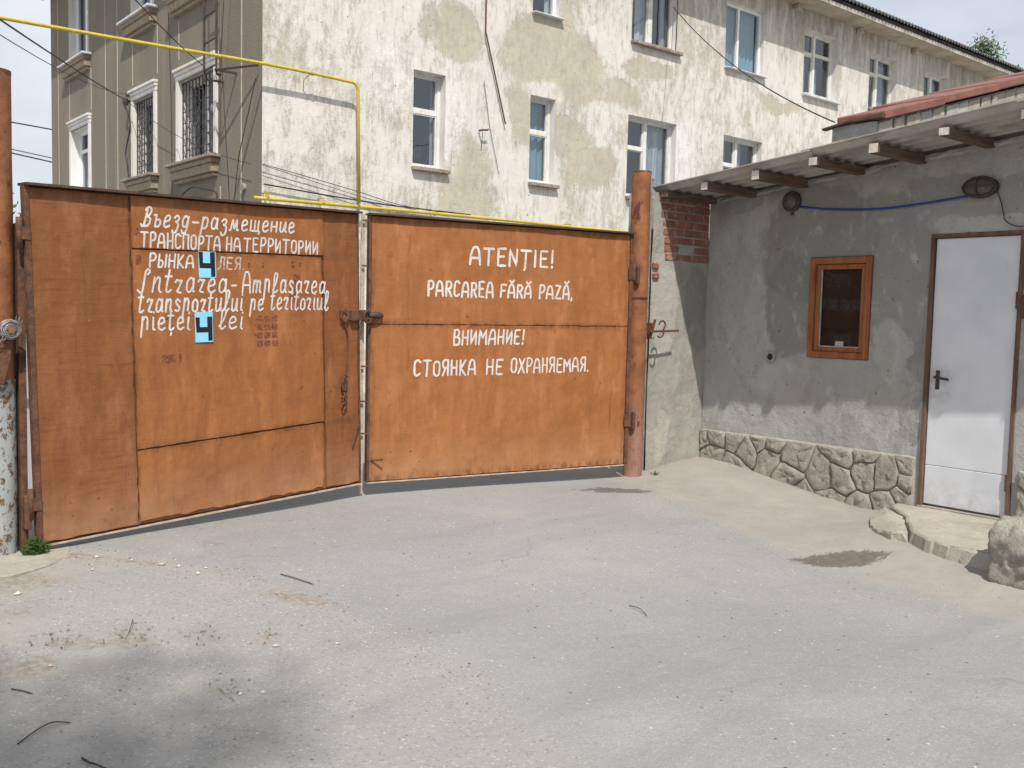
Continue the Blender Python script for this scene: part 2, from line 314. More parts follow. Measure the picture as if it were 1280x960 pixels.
def letter_m(name, a, b, lo, hi):
    n = NB(name, .75, .25); v = n.objc(); c = n.mix(n.ramp(n.noise(v, 12, 4, .6), .35, .65), a, b)
    c = n.mix(n.ramp(n.noise(v, 55, 6, .75), lo, hi, 0, .85), c, (.34, .15, .07)); n.col(c); n.bump(n.noise(v, 60, 3), .0006); M[name] = n.m
letter_m('letter_white', (.64, .62, .60), (.52, .49, .46), .56, .68)
letter_m('letter_faded', (.56, .48, .42), (.46, .34, .27), .44, .60)
simple('sticker_blue', (.26, .62, .80), (.22, .56, .74), 6, rough=.4, bump=0)
simple('ink_black', (.012, .013, .02), (.02, .02, .03), 6, rough=.5, bump=0)
simple('roof_dark', (.13, .125, .12), (.07, .068, .066), 5, world=True)
simple('eave_slab', (.45, .42, .37), (.26, .235, .20), 3.5, world=True)
simple('soffit', (.50, .44, .36), (.36, .30, .235), 2, world=True)
simple('red_metal', (.22, .085, .062), (.15, .058, .045), 4, rough=.55, world=True, spec=.4)
simple('bark', (.10, .08, .06), (.06, .048, .038), 9)
simple('twig', (.075, .055, .045), (.045, .035, .03), 30)
simple('room', (.045, .05, .06), (.03, .035, .042), 3, bump=0)
simple('curtain', (.46, .50, .53), (.34, .38, .42), 3, bump=0)
simple('curtain_white', (.72, .74, .74), (.60, .64, .66), 3, bump=0)
simple('blind', (.30, .47, .52), (.26, .42, .48), 3, bump=0)
simple("dark_fill", (.030, .032, .036), (.034, .034, .038), 3, bump=0)
simple('paper', (.42, .40, .38), (.3, .28, .27), 30, bump=0)
simple('plastic_cup', (.62, .60, .56), (.5, .48, .44), 5, rough=.5)
simple('lamp_glass', (.11, .10, .085), (.07, .06, .055), 12, rough=.35, bump=0)
simple('lamp_housing', (.045, .038, .036), (.07, .06, .05), 15, rough=.6)
def doorm():
    n = NB('door_white', .45, .35); v = n.objc(); c = n.mix(n.ramp(n.noise(v, 2.5, 5), .35, .7), (.62, .64, .68), (.55, .57, .61))
    c = n.mix(n.ramp(n.noise(n.mapv(v, (1, 1, .4)), 10, 5, .7), .6, .8, 0, .5), c, (.38, .37, .36))
    x_, y_, z_ = n.sep(v); c = n.mix(n.math('MULTIPLY', n.ramp(z_, .42, .1), n.ramp(n.noise(v, 7, 7, .75), .38, .68, 0, .6)), c, (.34, .315, .27))
    c = n.mix(n.math('MULTIPLY', n.blob(n.warp(v, 9, .06), (0, -2.27, 1.02), (9, .13, .2)), n.ramp(n.noise(v, 12, 5, .7), .35, .65, 0, .45)), c, (.3, .28, .25)); n.col(c); n.bump(n.noise(v, 3, 3), .01, .5); M['door_white'] = n.m
doorm()
def leafm(name, a, b):
    n = NB(name, .6, .3); i = n.n.new('ShaderNodeTexCoord'); c = n.mix(n.ramp(n.noise(i.outputs['Object'], 3, 4, .7), .35, .65), a, b); n.col(c)
    tr = n.n.new('ShaderNodeBsdfTranslucent'); n.l(c, tr.inputs[0]); x = n.n.new('ShaderNodeMixShader'); x.inputs[0].default_value = .35
    n.l(n.b.outputs[0], x.inputs[1]); n.l(tr.outputs[0], x.inputs[2]); n.l(x.outputs[0], n.o.inputs[0]); M[name] = n.m
leafm('leaf_green', (.10, .17, .045), (.05, .10, .025)); leafm('weed_green', (.045, .10, .025), (.085, .14, .04)); leafm('leaf_dry', (.26, .27, .09), (.2, .15, .07))
def peeled():
    n = NB('peeled_print', .8, .2); v = n.objc()
    k = n.ramp(n.noise(v, 60, 5, .75), .38, .56)
    n.col(n.mix(k, (.30, .12, .05), (.15, .045, .032))); M['peeled'] = n.m
peeled()

# ------------------------------------------------------------------ mesh helpers
class MB:
    def __init__(s): s.v = []; s.f = []; s.mi = None
    def add(s, vs, fs):
        b = len(s.v); s.v += [tuple(x) for x in vs]; s.f += [tuple(i+b for i in q) for q in fs]; return s
    def box(s, x0, x1, y0, y1, z0, z1):
        vs = [(x, y, z) for z in (z0, z1) for y in (y0, y1) for x in (x0, x1)]
        return s.add(vs, [(0, 2, 3, 1), (4, 5, 7, 6), (0, 1, 5, 4), (2, 6, 7, 3), (0, 4, 6, 2), (1, 3, 7, 5)])
    def tube(s, pts, r, n=8, cap=True):
        pts = [Vector(p) for p in pts]; rs = r if isinstance(r, (list, tuple)) else [r]*len(pts)
        rings = []; prev = None
        for i, p in enumerate(pts):
            d = (pts[min(i+1, len(pts)-1)]-pts[max(i-1, 0)]).normalized()
            if prev is None:
                a = Vector((0, 0, 1)) if abs(d.z) < .9 else Vector((1, 0, 0)); a = (a-d*a.dot(d)).normalized()
            else: a = (prev-d*prev.dot(d)).normalized()
            prev = a; b = d.cross(a)
            rings.append([p+(a*math.cos(t)+b*math.sin(t))*rs[i] for t in [2*math.pi*k/n for k in range(n)]])
        base = len(s.v)
        for q in rings: s.v += [tuple(x) for x in q]
        for i in range(len(pts)-1):
            for k in range(n): s.f.append((base+i*n+k, base+i*n+(k+1) % n, base+(i+1)*n+(k+1) % n, base+(i+1)*n+k))
        if cap: s.f.append(tuple(base+k for k in range(n))[::-1]); s.f.append(tuple(base+(len(pts)-1)*n+k for k in range(n)))
        return s
    def prism(s, poly, fn, d0, d1):        # 2D outline, fn(a,b,depth)->point
        n = len(poly); vs = [fn(a, b, d0) for a, b in poly]+[fn(a, b, d1) for a, b in poly]
        return s.add(vs, [tuple(range(n)), tuple(range(2*n-1, n-1, -1))]+[(i, i+n, (i+1) % n+n, (i+1) % n) for i in range(n)])
    def grid(s, nu, nv, fn):
        b = len(s.v)
        for j in range(nv+1):
            for i in range(nu+1): s.v.append(tuple(fn(i/nu, j/nv)))
        for j in range(nv):
            for i in range(nu):
                q = b+j*(nu+1)+i; s.f.append((q, q+1, q+nu+2, q+nu+1))
        return s
ROOTW = {}
def meta(o, label=None, cat=None, group=None, kind=None):
    for k, v in (('label', label), ('category', cat), ('group', group), ('kind', kind)):
        if v: o[k] = v
    return o
def thing(name, loc, label, cat, rot=(0, 0, 0), group=None):
    o = bpy.data.objects.new(name, None); COL.objects.link(o); o.location = loc; o.rotation_euler = rot; o.empty_display_size = .2
    from mathutils import Euler
    ROOTW[o] = Matrix.Translation(loc) @ Euler(rot).to_matrix().to_4x4(); return meta(o, label, cat, group)
def rootof(o):
    while o.parent: o = o.parent
    return o
def obj(name, mb, mat, parent=None, local=False, smooth=False, bev=0, loc=None, **kw):
    me = bpy.data.meshes.new(name); vs = mb.v
    if parent is not None and not local:
        inv = ROOTW[rootof(parent)].inverted() if rootof(parent) in ROOTW else Matrix.Identity(4); vs = [tuple(inv @ Vector(v)) for v in vs]
    if loc is not None: vs = [tuple(Vector(v)-Vector(loc)) for v in vs]
    me.from_pydata(vs, [], mb.f)
    bm = bmesh.new(); bm.from_mesh(me); bmesh.ops.recalc_face_normals(bm, faces=bm.faces)
    if bev: bmesh.ops.bevel(bm, geom=list(bm.edges), offset=bev, segments=1, affect='EDGES', clamp_overlap=True)
    bm.to_mesh(me); bm.free()
    if smooth: me.polygons.foreach_set('use_smooth', [True]*len(me.polygons))
    mats = mat if isinstance(mat, (list, tuple)) else [mat]
    for q in mats: me.materials.append(M[q])
    o = bpy.data.objects.new(name, me); COL.objects.link(o)
    if loc is not None: o.location = loc; ROOTW[o] = Matrix.Translation(loc)
    if parent is not None: o.parent = parent
    return meta(o, **kw)
def catmull(p, k=6):
    if len(p) < 3: return p
    q = [p[0]]+list(p)+[p[-1]]; out = []
    for i in range(1, len(q)-2):
        for t in range(k):
            t /= k; a, b, c, d = (Vector(q[i+j]) for j in (-1, 0, 1, 2))
            out.append(tuple(.5*((2*b)+(c-a)*t+(2*a-5*b+4*c-d)*t*t+(3*b-a-3*c+d)*t**3)))
    out.append(tuple(p[-1])); return out
def sag(a, b, s, n=14):
    a = Vector(a); b = Vector(b); return [a.lerp(b, i/n)-Vector((0, 0, s*4*(i/n)*(1-i/n))) for i in range(n+1)]

# ------------------------------------------------------------------ ground
def sst(a, b, x):
    t = np.clip((x-a)/(b-a), 0, 1); return t*t*(3-2*t)
def gz(x, y):
    x = np.asarray(x, float); y = np.asarray(y, float)
    z = -.09+.20*sst(3.2, 5.9, y)
    z = z-.05*sst(2.2, 1.2, x)*sst(4.5, 6, y)*0
    z = z+.05*sst(6.0, 7.1, x)*sst(4.6, 5.8, y)+.03*sst(6.2, 7.2, x)*sst(2.5, 3.4, y)
    z = z+.085*sst(5.55, 6.15, x)*sst(4.3, 3.5, y)
    z = z+.006*np.sin(x*2.1+y*.7)+.005*np.sin(y*2.9-x*1.1)
    return z
xs = np.concatenate([np.linspace(-900, -60, 12), np.linspace(-50, -1.5, 24), np.arange(-1.4, 8.2, .045), np.linspace(8.3, 60, 40), np.linspace(75, 900, 12)])
ys = np.concatenate([np.linspace(-900, -60, 12), np.linspace(-50, -.6, 24), np.arange(-.5, 7.6, .045), np.linspace(7.7, 60, 40), np.linspace(75, 900, 12)])
gx, gy = np.meshgrid(xs, ys); Zg = gz(gx, gy)
g = MB(); nx, ny = len(xs), len(ys); g.v = list(zip(gx.ravel().tolist(), gy.ravel().tolist(), Zg.ravel().tolist()))
g.f = [(j*nx+i, j*nx+i+1, (j+1)*nx+i+1, (j+1)*nx+i) for j in range(ny-1) for i in range(nx-1)]
ground = obj('ground', g, 'asphalt', smooth=True, kind='structure', label='worn grey asphalt yard with sandy edges')
edge = np.interp(gy, [1, 2, 2.9, 3.7, 5, 6.1], [4.9, 4.95, 5.15, 5.25, 5.5, 5.6])
dust = .95*sst(0, .55, gx-edge)*sst(7.6, 6.6, gx*0+gy)
dust = np.maximum(dust, .9*sst(1.75, 1.15, gx)*sst(4.9, 5.4, gy)*sst(7, 6.2, gy))
dust = np.maximum(dust, .75*sst(.95, .55, gx)*sst(3.6, 4.6, gy))
cl = [(1.3, 5.75), (1.57, 5.55), (1.85, 5.24), (2.23, 4.74), (2.40, 4.22), (2.5, 3.7), (2.4, 3.0)]
dd = np.full(gx.shape, 9.)
for k, ((ax, ay), (bx, by)) in enumerate(zip(cl, cl[1:])):
    L2 = (bx-ax)**2+(by-ay)**2; t = np.clip(((gx-ax)*(bx-ax)+(gy-ay)*(by-ay))/L2, 0, 1)
    dd = np.minimum(dd, np.hypot(gx-ax-t*(bx-ax), gy-ay-t*(by-ay))+.03*k)
dust = np.maximum(dust, .62*sst(.26, .03, dd))
for cx_, cy_, rr in [(1.2, 4.3, .32), (1.72, 4.3, .18), (1.0, 4.75, .3), (2.25, 4.45, .2)]: dust = np.maximum(dust, .55*sst(rr, rr*.2, np.hypot(gx-cx_, gy-cy_)))
def ell(cx_, cy_, a, b, th):
    u = (gx-cx_)*math.cos(th)+(gy-cy_)*math.sin(th); v_ = -(gx-cx_)*math.sin(th)+(gy-cy_)*math.cos(th)
    return np.clip(1.35-np.hypot(u/a, v_/b), 0, 1)
wet = np.maximum.reduce([ell(5.70, 3.46, .36, .15, -.62), .72*ell(5.60, 5.45, .40, .13, -.5), .5*ell(5.58, 3.2, .05, .03, 0)])
cx2 = [-3, 0, 3, 3.7, 4.22, 4.74, 5.24, 5.55, 5.75, 7]; old = sst(.12, -.12, gx-np.interp(gy, cx2, [1.7, 2.2, 2.45, 2.5, 2.40, 2.23, 1.85, 1.57, 1.3, .2]))
dirt = .8*sst(.14, .0, dd)*(1-.0*gx)
for cx_, cy_, ra, rb, th, am in [(2.30, 4.50, .22, .09, -1.1, .8), (1.30, 4.42, .3, .07, -.5, .7), (1.95, 4.12, .12, .08, 0, .6), (1.15, 5.3, .3, .2, -.3, .6), (5.7, 5.35, .35, .12, -.5, .5), (6.2, 5.55, .15, .1, 0, .6), (.9, 4.35, .25, .15, 0, .7), (1.05, 5.0, .2, .2, 0, .5)]:
    u_ = (gx-cx_)*math.cos(th)+(gy-cy_)*math.sin(th); v_ = -(gx-cx_)*math.sin(th)+(gy-cy_)*math.cos(th); dirt = np.maximum(dirt, am*np.clip(1.5-np.hypot(u_/ra, v_/rb), 0, 1))
dirt = np.maximum(dirt, .45*sst(.16, .0, np.abs(gx-7.13))*(gy < 5.95)*(gy > 3.9))
for nm, arr in (('dust', dust), ('wet', wet), ('old', old), ('dirt', dirt)):
    at = ground.data.attributes.new(nm, 'FLOAT', 'POINT'); at.data.foreach_set('value', arr.ravel().astype(np.float32))
G = lambda x, y: float(gz(x, y))

# pale concrete apron by the left post
poly = [(.2, 5.40), (.7, 5.34), (1.15, 5.36), (1.36, 5.46), (1.50, 5.60), (1.56, 5.80), (1.48, 5.98), (1.34, 6.25), (.2, 6.3)]
obj('concrete_apron', MB().prism([(a+random.uniform(-.02, .02), b+random.uniform(-.02, .02)) for a, b in poly], lambda a, b, d: (a, b, d), -.2, .118), 'sandy_concrete', bev=.008, kind='structure', label='pale concrete apron at the foot of the left gate post')

# ------------------------------------------------------------------ main building
def wall_holes(mb, fn, us, zs, holes, depth, sub=None):
    """fn(u, z, d): d inward depth"""
    U = sorted(set([*us]+[h[0] for h in holes]+[h[1] for h in holes])); Zz = sorted(set([*zs]+[h[2] for h in holes]+[h[3] for h in holes]))
    for i in range(len(U)-1):
        for j in range(len(Zz)-1):
            cu, cz = (U[i]+U[i+1])/2, (Zz[j]+Zz[j+1])/2
            if any(h[0] < cu < h[1] and h[2] < cz < h[3] for h in holes): continue
            mb.add([fn(U[i], Zz[j], 0), fn(U[i+1], Zz[j], 0), fn(U[i+1], Zz[j+1], 0), fn(U[i], Zz[j+1], 0)], [(0, 1, 2, 3)])
    return mb
def reveals(mb, fn, holes, depth):
    for a, b, c, d in holes:
        for p, q in (((a, c), (a, d)), ((a, d), (b, d)), ((b, d), (b, c)), ((b, c), (a, c))):
            mb.add([fn(*p, 0), fn(*q, 0), fn(*q, depth), fn(*p, depth)], [(0, 1, 2, 3)])
    return mb
BX, BY, BX1, BY1 = 6.24, 13.4, 32., 24.65
bld = thing('apartment_building', (BX, BY, 0), 'three storey building with peeling limewashed front and olive pebbledash side behind the gate', 'building')
fc = lambda u, z, d: (u, BY+d, z)
fo = lambda u, z, d: (BX+d, u, z)
lowh = [(8.85, 9.48, 3.86, 5.40), (11.33, 11.93, 3.86, 5.39), (13.82, 15.23, 3.85, 5.41), (16.74, 18.09, 3.87, 5.41)]
uph = [(11.33, 11.96, 6.83, 8.2), (13.84, 15.18, 6.83, 8.2), (16.68, 17.99, 6.82, 8.19), (19.51, 20.87, 6.73, 8.19), (22.29, 23.58, 6.82, 8.17), (24.96, 26.22, 6.82, 8.18)]
CH = lowh+uph
mb = wall_holes(MB(), fc, [BX, BX1], [-.3, 8.66], CH, 0)
mb.add([(BX1, BY, -.3), (BX1, BY1, -.3), (BX1, BY1, 8.66), (BX1, BY, 8.66)], [(0, 1, 2, 3)])
mb.add([(BX, BY1, -.3), (BX1, BY1, -.3), (BX1, BY1, 8.66), (BX, BY1, 8.66)], [(0, 1, 2, 3)])
obj('front_wall', mb, 'cream', bld, label='flaking white and beige limewashed front wall')
OH = [(21.72, 23.0, 3.9, 5.27), (17.8, 18.9, 3.86, 5.3), (15.1, 16.6, 3.9, 5.28), (21.75, 23.2, 6.72, 8.35), (17.85, 19.1, 6.8, 8.35), (15.05, 16.7, 6.72, 8.35)]
obj('side_wall', wall_holes(MB(), fo, [BY, BY1], [-.3, 8.66], OH, 0), 'olive', bld, label='olive brown pebbledash side wall')
# upper courses: thin vertical painted joints on the side wall
for y in (24.05, 23.16, 21.58, 20.62, 19.88, 18.99, 17.67, 16.64, 14.89, 14.11):
    spans = [(-.2, 8.6)]
    if y in (23.16, 21.58): spans = [(-.2, 3.55), (5.55, 6.4), (8.4, 8.6)] if y == 21.58 else [(-.2, 3.55), (5.55, 6.4)]
    if y in (18.99, 17.67): spans = [(-.2, 3.5), (5.62, 6.45)]
    if y in (16.64, 14.89): spans = [(-.2, 3.4), (5.66, 6.3)]
    mb = MB()
    for a, b in spans: mb.box(BX-.007, BX+.02, y-.014, y+.014, a, b)
    obj('joint_strip', mb, 'seam_paint', bld)

def window(kind, fn, h, mat, depth, glass='glass', room=(), sillmat='sill_stone', sill=.1, sillz=.07):
    a, b, c, d = h; fw = .055; D = depth
    mb = MB()
    def bx(u0, u1, z0, z1, d0=-.045, d1=.045, m_=None):
        p = fn(u0, z0, D+d0); q = fn(u1, z1, D+d1); lo = [min(x, y) for x, y in zip(p, q)]; hi = [max(x, y) for x, y in zip(p, q)]
        (m_ or mb).box(lo[0], hi[0], lo[1], hi[1], lo[2], hi[2])
    bx(a, a+fw, c, d); bx(b-fw, b, c, d); bx(a+fw, b-fw, c, c+fw); bx(a+fw, b-fw, d-fw, d)
    us = [a+fw, b-fw]; panes = []; W = b-a; H = d-c
    if kind == 'single': zt = c+H*.60; bx(a+fw, b-fw, zt-.035, zt+.035, -.035, .035); panes = [(a+fw, b-fw, c+fw, zt-.035), (a+fw, b-fw, zt+.035, d-fw)]
    elif kind == 'T':
        um = a+W*.46; zt = c+H*.62; bx(um-.045, um+.045, c+fw, d-fw, -.05, .04); bx(a+fw, um-.045, zt-.03, zt+.03, -.04, .035)
        panes = [(a+fw, um-.045, c+fw, zt-.03), (a+fw, um-.045, zt+.03, d-fw), (um+.045, b-fw, c+fw, d-fw)]
    elif kind == 'T2':
        um = a+W*.45; zt = c+H*.66; bx(um-.045, um+.045, c+fw, d-fw, -.05, .04); bx(a+fw, um-.045, zt-.03, zt+.03, -.04, .035); bx(um+.045, b-fw, zt+.02, zt+.05, -.03, .03)
        panes = [(a+fw, um-.045, c+fw, zt-.03), (a+fw, um-.045, zt+.03, d-fw), (um+.045, b-fw, c+fw, zt+.02), (um+.045, b-fw, zt+.05, d-fw)]
    elif kind == 'two': um = a+W*.5; bx(um-.06, um+.06, c+fw, d-fw, -.05, .04); panes = [(a+fw, um-.06, c+fw, d-fw), (um+.06, b-fw, c+fw, d-fw)]
    elif kind == 'third': um = a+W*.40; bx(um-.03, um+.03, c+fw, d-fw, -.05, .04); panes = [(a+fw, um-.03, c+fw, d-fw), (um+.03, b-fw, c+fw, d-fw)]
    else: panes = [(a+fw, b-fw, c+fw, d-fw)]
    if kind in ('single', 'T', 'T2', 'two'):       # opening sashes inside the frame
        for q in panes:
            for (p0, p1, r0, r1) in ((q[0], q[0]+.022, q[2], q[3]), (q[1]-.022, q[1], q[2], q[3]), (q[0]+.022, q[1]-.022, q[2], q[2]+.022), (q[0]+.022, q[1]-.022, q[3]-.022, q[3])): bx(p0, p1, r0, r1, -.025, .025)
    win = obj('window', mb, mat, bld)
    obj('reveal', reveals(MB(), fn, [h], D+.05), 'trim_white', win)
    for q in panes:
        obj('pane', MB().add([fn(q[0], q[2], D), fn(q[1], q[2], D), fn(q[1], q[3], D), fn(q[0], q[3], D)], [(0, 1, 2, 3)]), glass, win)
    rm = MB(); rm.add([fn(a, c, D+.5), fn(b, c, D+.5), fn(b, d, D+.5), fn(a, d, D+.5)], [(0, 1, 2, 3)]); reveals(rm, lambda u, z, dd: fn(u, z, D+.05+dd*.9), [(a, b, c, d)], .5)
    obj('dark_room', rm, 'room', win)  # shallow box coloured dark, standing in for the unlit room
    for (u0, u1, z0, z1, mt) in room:        # curtains as fractions of the opening
        n = max(6, int((u1-u0)*W*40)); cb = MB()
        cb.grid(n, 1, lambda s, t: fn(a+(u0+(u1-u0)*s)*W, c+(z0+(z1-z0)*t)*H, D+.12+.02*math.sin(s*n*1.1)))
        obj('curtain', cb, mt, win, smooth=True)
    if sill:
        sm = MB(); n1 = fn(a-.02, c-sillz, -sill); n2 = fn(b+.07, c-.004, D-.05); lo = [min(x, y) for x, y in zip(n1, n2)]; hi = [max(x, y) for x, y in zip(n1, n2)]
        sm.box(lo[0], hi[0], lo[1], hi[1], lo[2], hi[2]); obj('sill', sm, sillmat, win, bev=.01)
    return win
cu = 'curtain'; cw = 'curtain_white'
window('single', fc, lowh[0], 'white_old', .2, room=[(.86, 1, 0, 1, cu)])
window('single', fc, lowh[1], 'white_old', .2, room=[(0, 1, .02, 1, 'blind')])
window('T', fc, lowh[2], 'white_old', .2, room=[(.55, .97, 0, 1, cu), (.72, .86, .3, .9, cw)])
window('T', fc, lowh[3], 'white_old', .2, room=[(.1, .35, .3, 1, cu), (.6, .75, 0, 1, cu)])
window('plain', fc, uph[0], 'upvc', .16, room=[(.8, 1, 0, 1, cw)], sillmat='sill_metal', sillz=.03)
window('two', fc, uph[1], 'white_old', .2, room=[(.30, .5, 0, 1, cw), (.84, 1, 0, 1, cu), (.0, .06, 0, 1, cu)])
window('third', fc, uph[2], 'upvc', .14, room=[(0, 1, .0, 1, 'blind')], sillmat='sill_metal', sillz=.03)
window('T2', fc, uph[3], 'white_old', .2, room=[(.05, .4, 0, .55, cu), (.5, .75, .1, .5, cu)], sillmat='sill_metal')
window('T2', fc, uph[4], 'white_old', .2, room=[(.55, .95, 0, .9, cu), (.0, .3, 0, .6, cu)])
window('two', fc, uph[5], 'white_old', .2, room=[(.55, .95, 0, .9, cu)])
window('T2', fo, OH[0], 'upvc', .2, room=[(0, 1, 0, 1, 'curtain')], sill=0)
wB = window('T', fo, OH[1], 'white_old', .2, room=[(.1, .35, 0, 1, cw), (.6, .8, 0, 1, cu)], sill=0)
wC = window('T', fo, OH[2], 'white_old', .2, room=[(.2, .42, 0, .6, cw), (.55, .8, 0, .85, cw)], sill=0)
for h in OH[3:]: window('T', fo, h, 'upvc', .2, room=[(.0, .25, 0, 1, cw), (.7, 1, 0, 1, cw)], sill=0)
# surrounds, cornices and corbelled sills on the side wall
for (y0, y1, z0, z1) in OH[:3]:
    obj('window_surround', MB().box(BX-.035, BX+.06, y0-.11, y0-.001, z0, z1+.02), 'trim_white', bld)
    obj('window_surround', MB().box(BX-.035, BX+.06, y1+.001, y1+.11, z0, z1+.02), 'trim_white', bld)
    for k, (pz, ph, pd) in enumerate(((z1+.022, .075, .04), (z1+.099, .06, .06), (z1+.161, .05, .09))):
        obj('cornice', MB().box(BX-pd, BX+.05, y0-.12-k*.01, y1+.12+k*.01, pz, pz+ph), 'trim_white', bld, bev=.008)
for i, (y0, y1, z0, z1) in enumerate(OH):
    mt = 'sill_stone' if i in (1, 2) else 'sill_metal'
    obj('sill', MB().box(BX-.20, BX+.18, y0-.22, y1+.22, z0-.05, z0-.003), mt, bld, bev=.008)
    for k, (zt, zb, pd) in enumerate(((z0-.053, z0-.13, .15), (z0-.132, z0-.27, .12), (z0-.272, z0-.33, .07))):
        obj('corbel', MB().box(BX-pd, BX+.05, y0-.16+k*.03, y1+.16-k*.03, zb, zt), 'corbel', bld, bev=.008)
# window grilles: welded bars, brick pattern
for win, (y0, y1, z0, z1), nb in ((wB, OH[1], 8), (wC, OH[2], 10)):
    mb = MB(); X = BX+.04; n = nb
    for k in range(n+1):
        y = y0+.03+(y1-y0-.06)*k/n; mb.tube([(X, y, z0+.02), (X, y, z1-.02)], .011, 5)
    for k in range(n):
        ya = y0+.03+(y1-y0-.06)*k/n; yb_ = ya+(y1-y0-.06)/n
        for q in range(7):
            z = z0+.04+(z1-z0-.08)*(q+(.5 if k % 2 else 0))/7; mb.tube([(X, ya, z), (X, yb_, z)], .009, 4)
    for z in (z0+.03, z1-.03): mb.tube([(X-.012, y0+.01, z), (X-.012, y1-.01, z)], .012, 5)
    obj('window_grille', mb, 'grille_black', bld)
# eave slab, shade boards, corrugated roof
E0 = .58
mb = MB(); mb.box(BX-E0, BX1+E0, BY-E0, BY-.0, 8.60, 8.70); mb.box(BX-E0, BX-.0, BY+.001, BY1+E0, 8.60, 8.70)
obj('eave_slab', mb, 'soffit', bld, bev=.01)
mb = MB(); mb.box(BX-E0-.02, BX1+E0, BY-E0-.05, BY-E0-.004, 8.575, 8.66); obj('eave_edge', mb, 'eave_slab', bld)
mb = MB(); mb.box(BX-E0-.02, BX1+E0, BY-E0+.03, BY-E0+.06, 8.66, 8.80); mb.box(BX-E0+.03, BX-E0+.06, BY-E0+.061, BY1+E0, 8.701, 8.80); obj('eave_shade_board', mb, 'roof_dark', bld)  # dark boards standing in for the shade under the roof sheets
for xx in (16.1, 19.0, 21.6, 24.2): obj('eave_bracket', MB().box(xx, xx+.12, BY-.16, BY-.005, 8.47, 8.60), 'soffit', bld, bev=.02)
mid = (BY+BY1)/2; RZ = 8.80; rid = RZ+(mid-BY+.6)*.34
mb = MB(); N = 1500; x0r, x1r = BX-.72, BX1+.7
def rfn(s, t):
    x = x0r+(x1r-x0r)*s; ins = (mid-BY+.72)*t; x = min(max(x, x0r+ins), x1r-ins)
    return (x, BY-.72+(mid-BY+.72)*t, RZ+(rid-RZ)*t+.028*math.cos(s*(x1r-x0r)/.15*2*math.pi)*(1 if t < 1 else 0))
mb.grid(N, 1, rfn)
obj('corrugated_roof', mb, 'roof_dark', bld)
mb = MB(); a0 = (x0r, BY-.72, RZ); a1 = (x1r, BY-.72, RZ); b0 = (x0r, BY1+.72, RZ); b1 = (x1r, BY1+.72, RZ); c0 = (x0r+6.345, mid, rid); c1 = (x1r-6.345, mid, rid)
mb.add([a0, b0, c0], [(0, 1, 2)]); mb.add([b0, b1, c1, c0], [(0, 1, 2, 3)]); mb.add([a1, b1, c1], [(0, 1, 2)]); obj('roof_slope', mb, 'roof_dark', bld)
mb = MB(); mb.grid(N, 1, lambda s, t: (x0r+(x1r-x0r)*s, BY-.715, RZ-.035+t*.03+.028*math.cos(s*(x1r-x0r)/.15*2*math.pi))); obj('roof_sheet_edge', mb, 'roof_dark', bld)
# dark courses: string course line at low wall, iron stubs
for (x, z) in ((10.18, 4.60), ): obj('iron_stub', MB().tube([(x, BY-.02, z), (x, BY-.12, z), (x+.11, BY-.12, z+.01), (x+.12, BY-.12, z+.03)], .016, 6).tube([(x+.02, BY-.1, z), (x+.06, BY-.012, z-.32)], .006, 4), 'rust_brown', bld)
obj('lightning_rod', MB().tube([(10.256, BY-.05, 8.6), (10.256, BY-.05, 6.26), (10.73, BY-.05, 4.78)], .014, 6), 'rust_brown', bld, label='bent rusty rod hanging down the front wall')
obj('drain_rod', MB().tube([(15.08, BY-.06, 8.6), (15.05, BY-.06, 6.78)], .012, 5), 'rust_brown', bld)
# roof ladder on the side wall
lad = obj('wall_ladder', MB().tube([(5.93, 14.78, 4.95), (5.93, 14.78, 9.3)], .02, 6).tube([(5.93, 14.31, 5.0), (5.93, 14.31, 9.3)], .02, 6).tube([(5.93, 14.31, 4.98), (5.96, 14.24, 4.95)], .02, 6), 'dark_metal', bld)
for k in range(11): obj('rung', MB().tube([(5.93, 14.31, 5.12+k*.4), (5.93, 14.78, 5.10+k*.4)], .013, 5), 'dark_metal', lad)
obj('ladder_bracket', MB().box(5.9, BX, 14.28, 14.31, 5.02, 5.05), 'dark_metal', lad)
obj('ladder_bracket', MB().box(5.9, BX, 14.77, 14.80, 4.97, 5.0), 'dark_metal', lad)
obj('ladder_brace', MB().tube([(5.9, 14.29, 5.03), (BX-.05, 13.45, 5.0)], .018, 5), 'dark_metal', lad)
# insulator and clamps
obj('insulator', MB().tube([(BX, 19.1, 5.35), (BX-.10, 19.1, 5.33)], .02, 6).tube([(BX-.10, 19.1, 5.26), (BX-.10, 19.1, 5.32), (BX-.10, 19.1, 5.40)], [.05, .06, .035], 8).tube([(BX-.02, 19.0, 5.42), (BX-.13, 19.0, 5.42)], .02, 6), 'dark_metal', bld)
obj('wall_outlet', MB().tube([(BX+.01, 13.98, 3.3), (BX-.05, 13.98, 3.3)], .06, 10), 'sill_stone', bld)

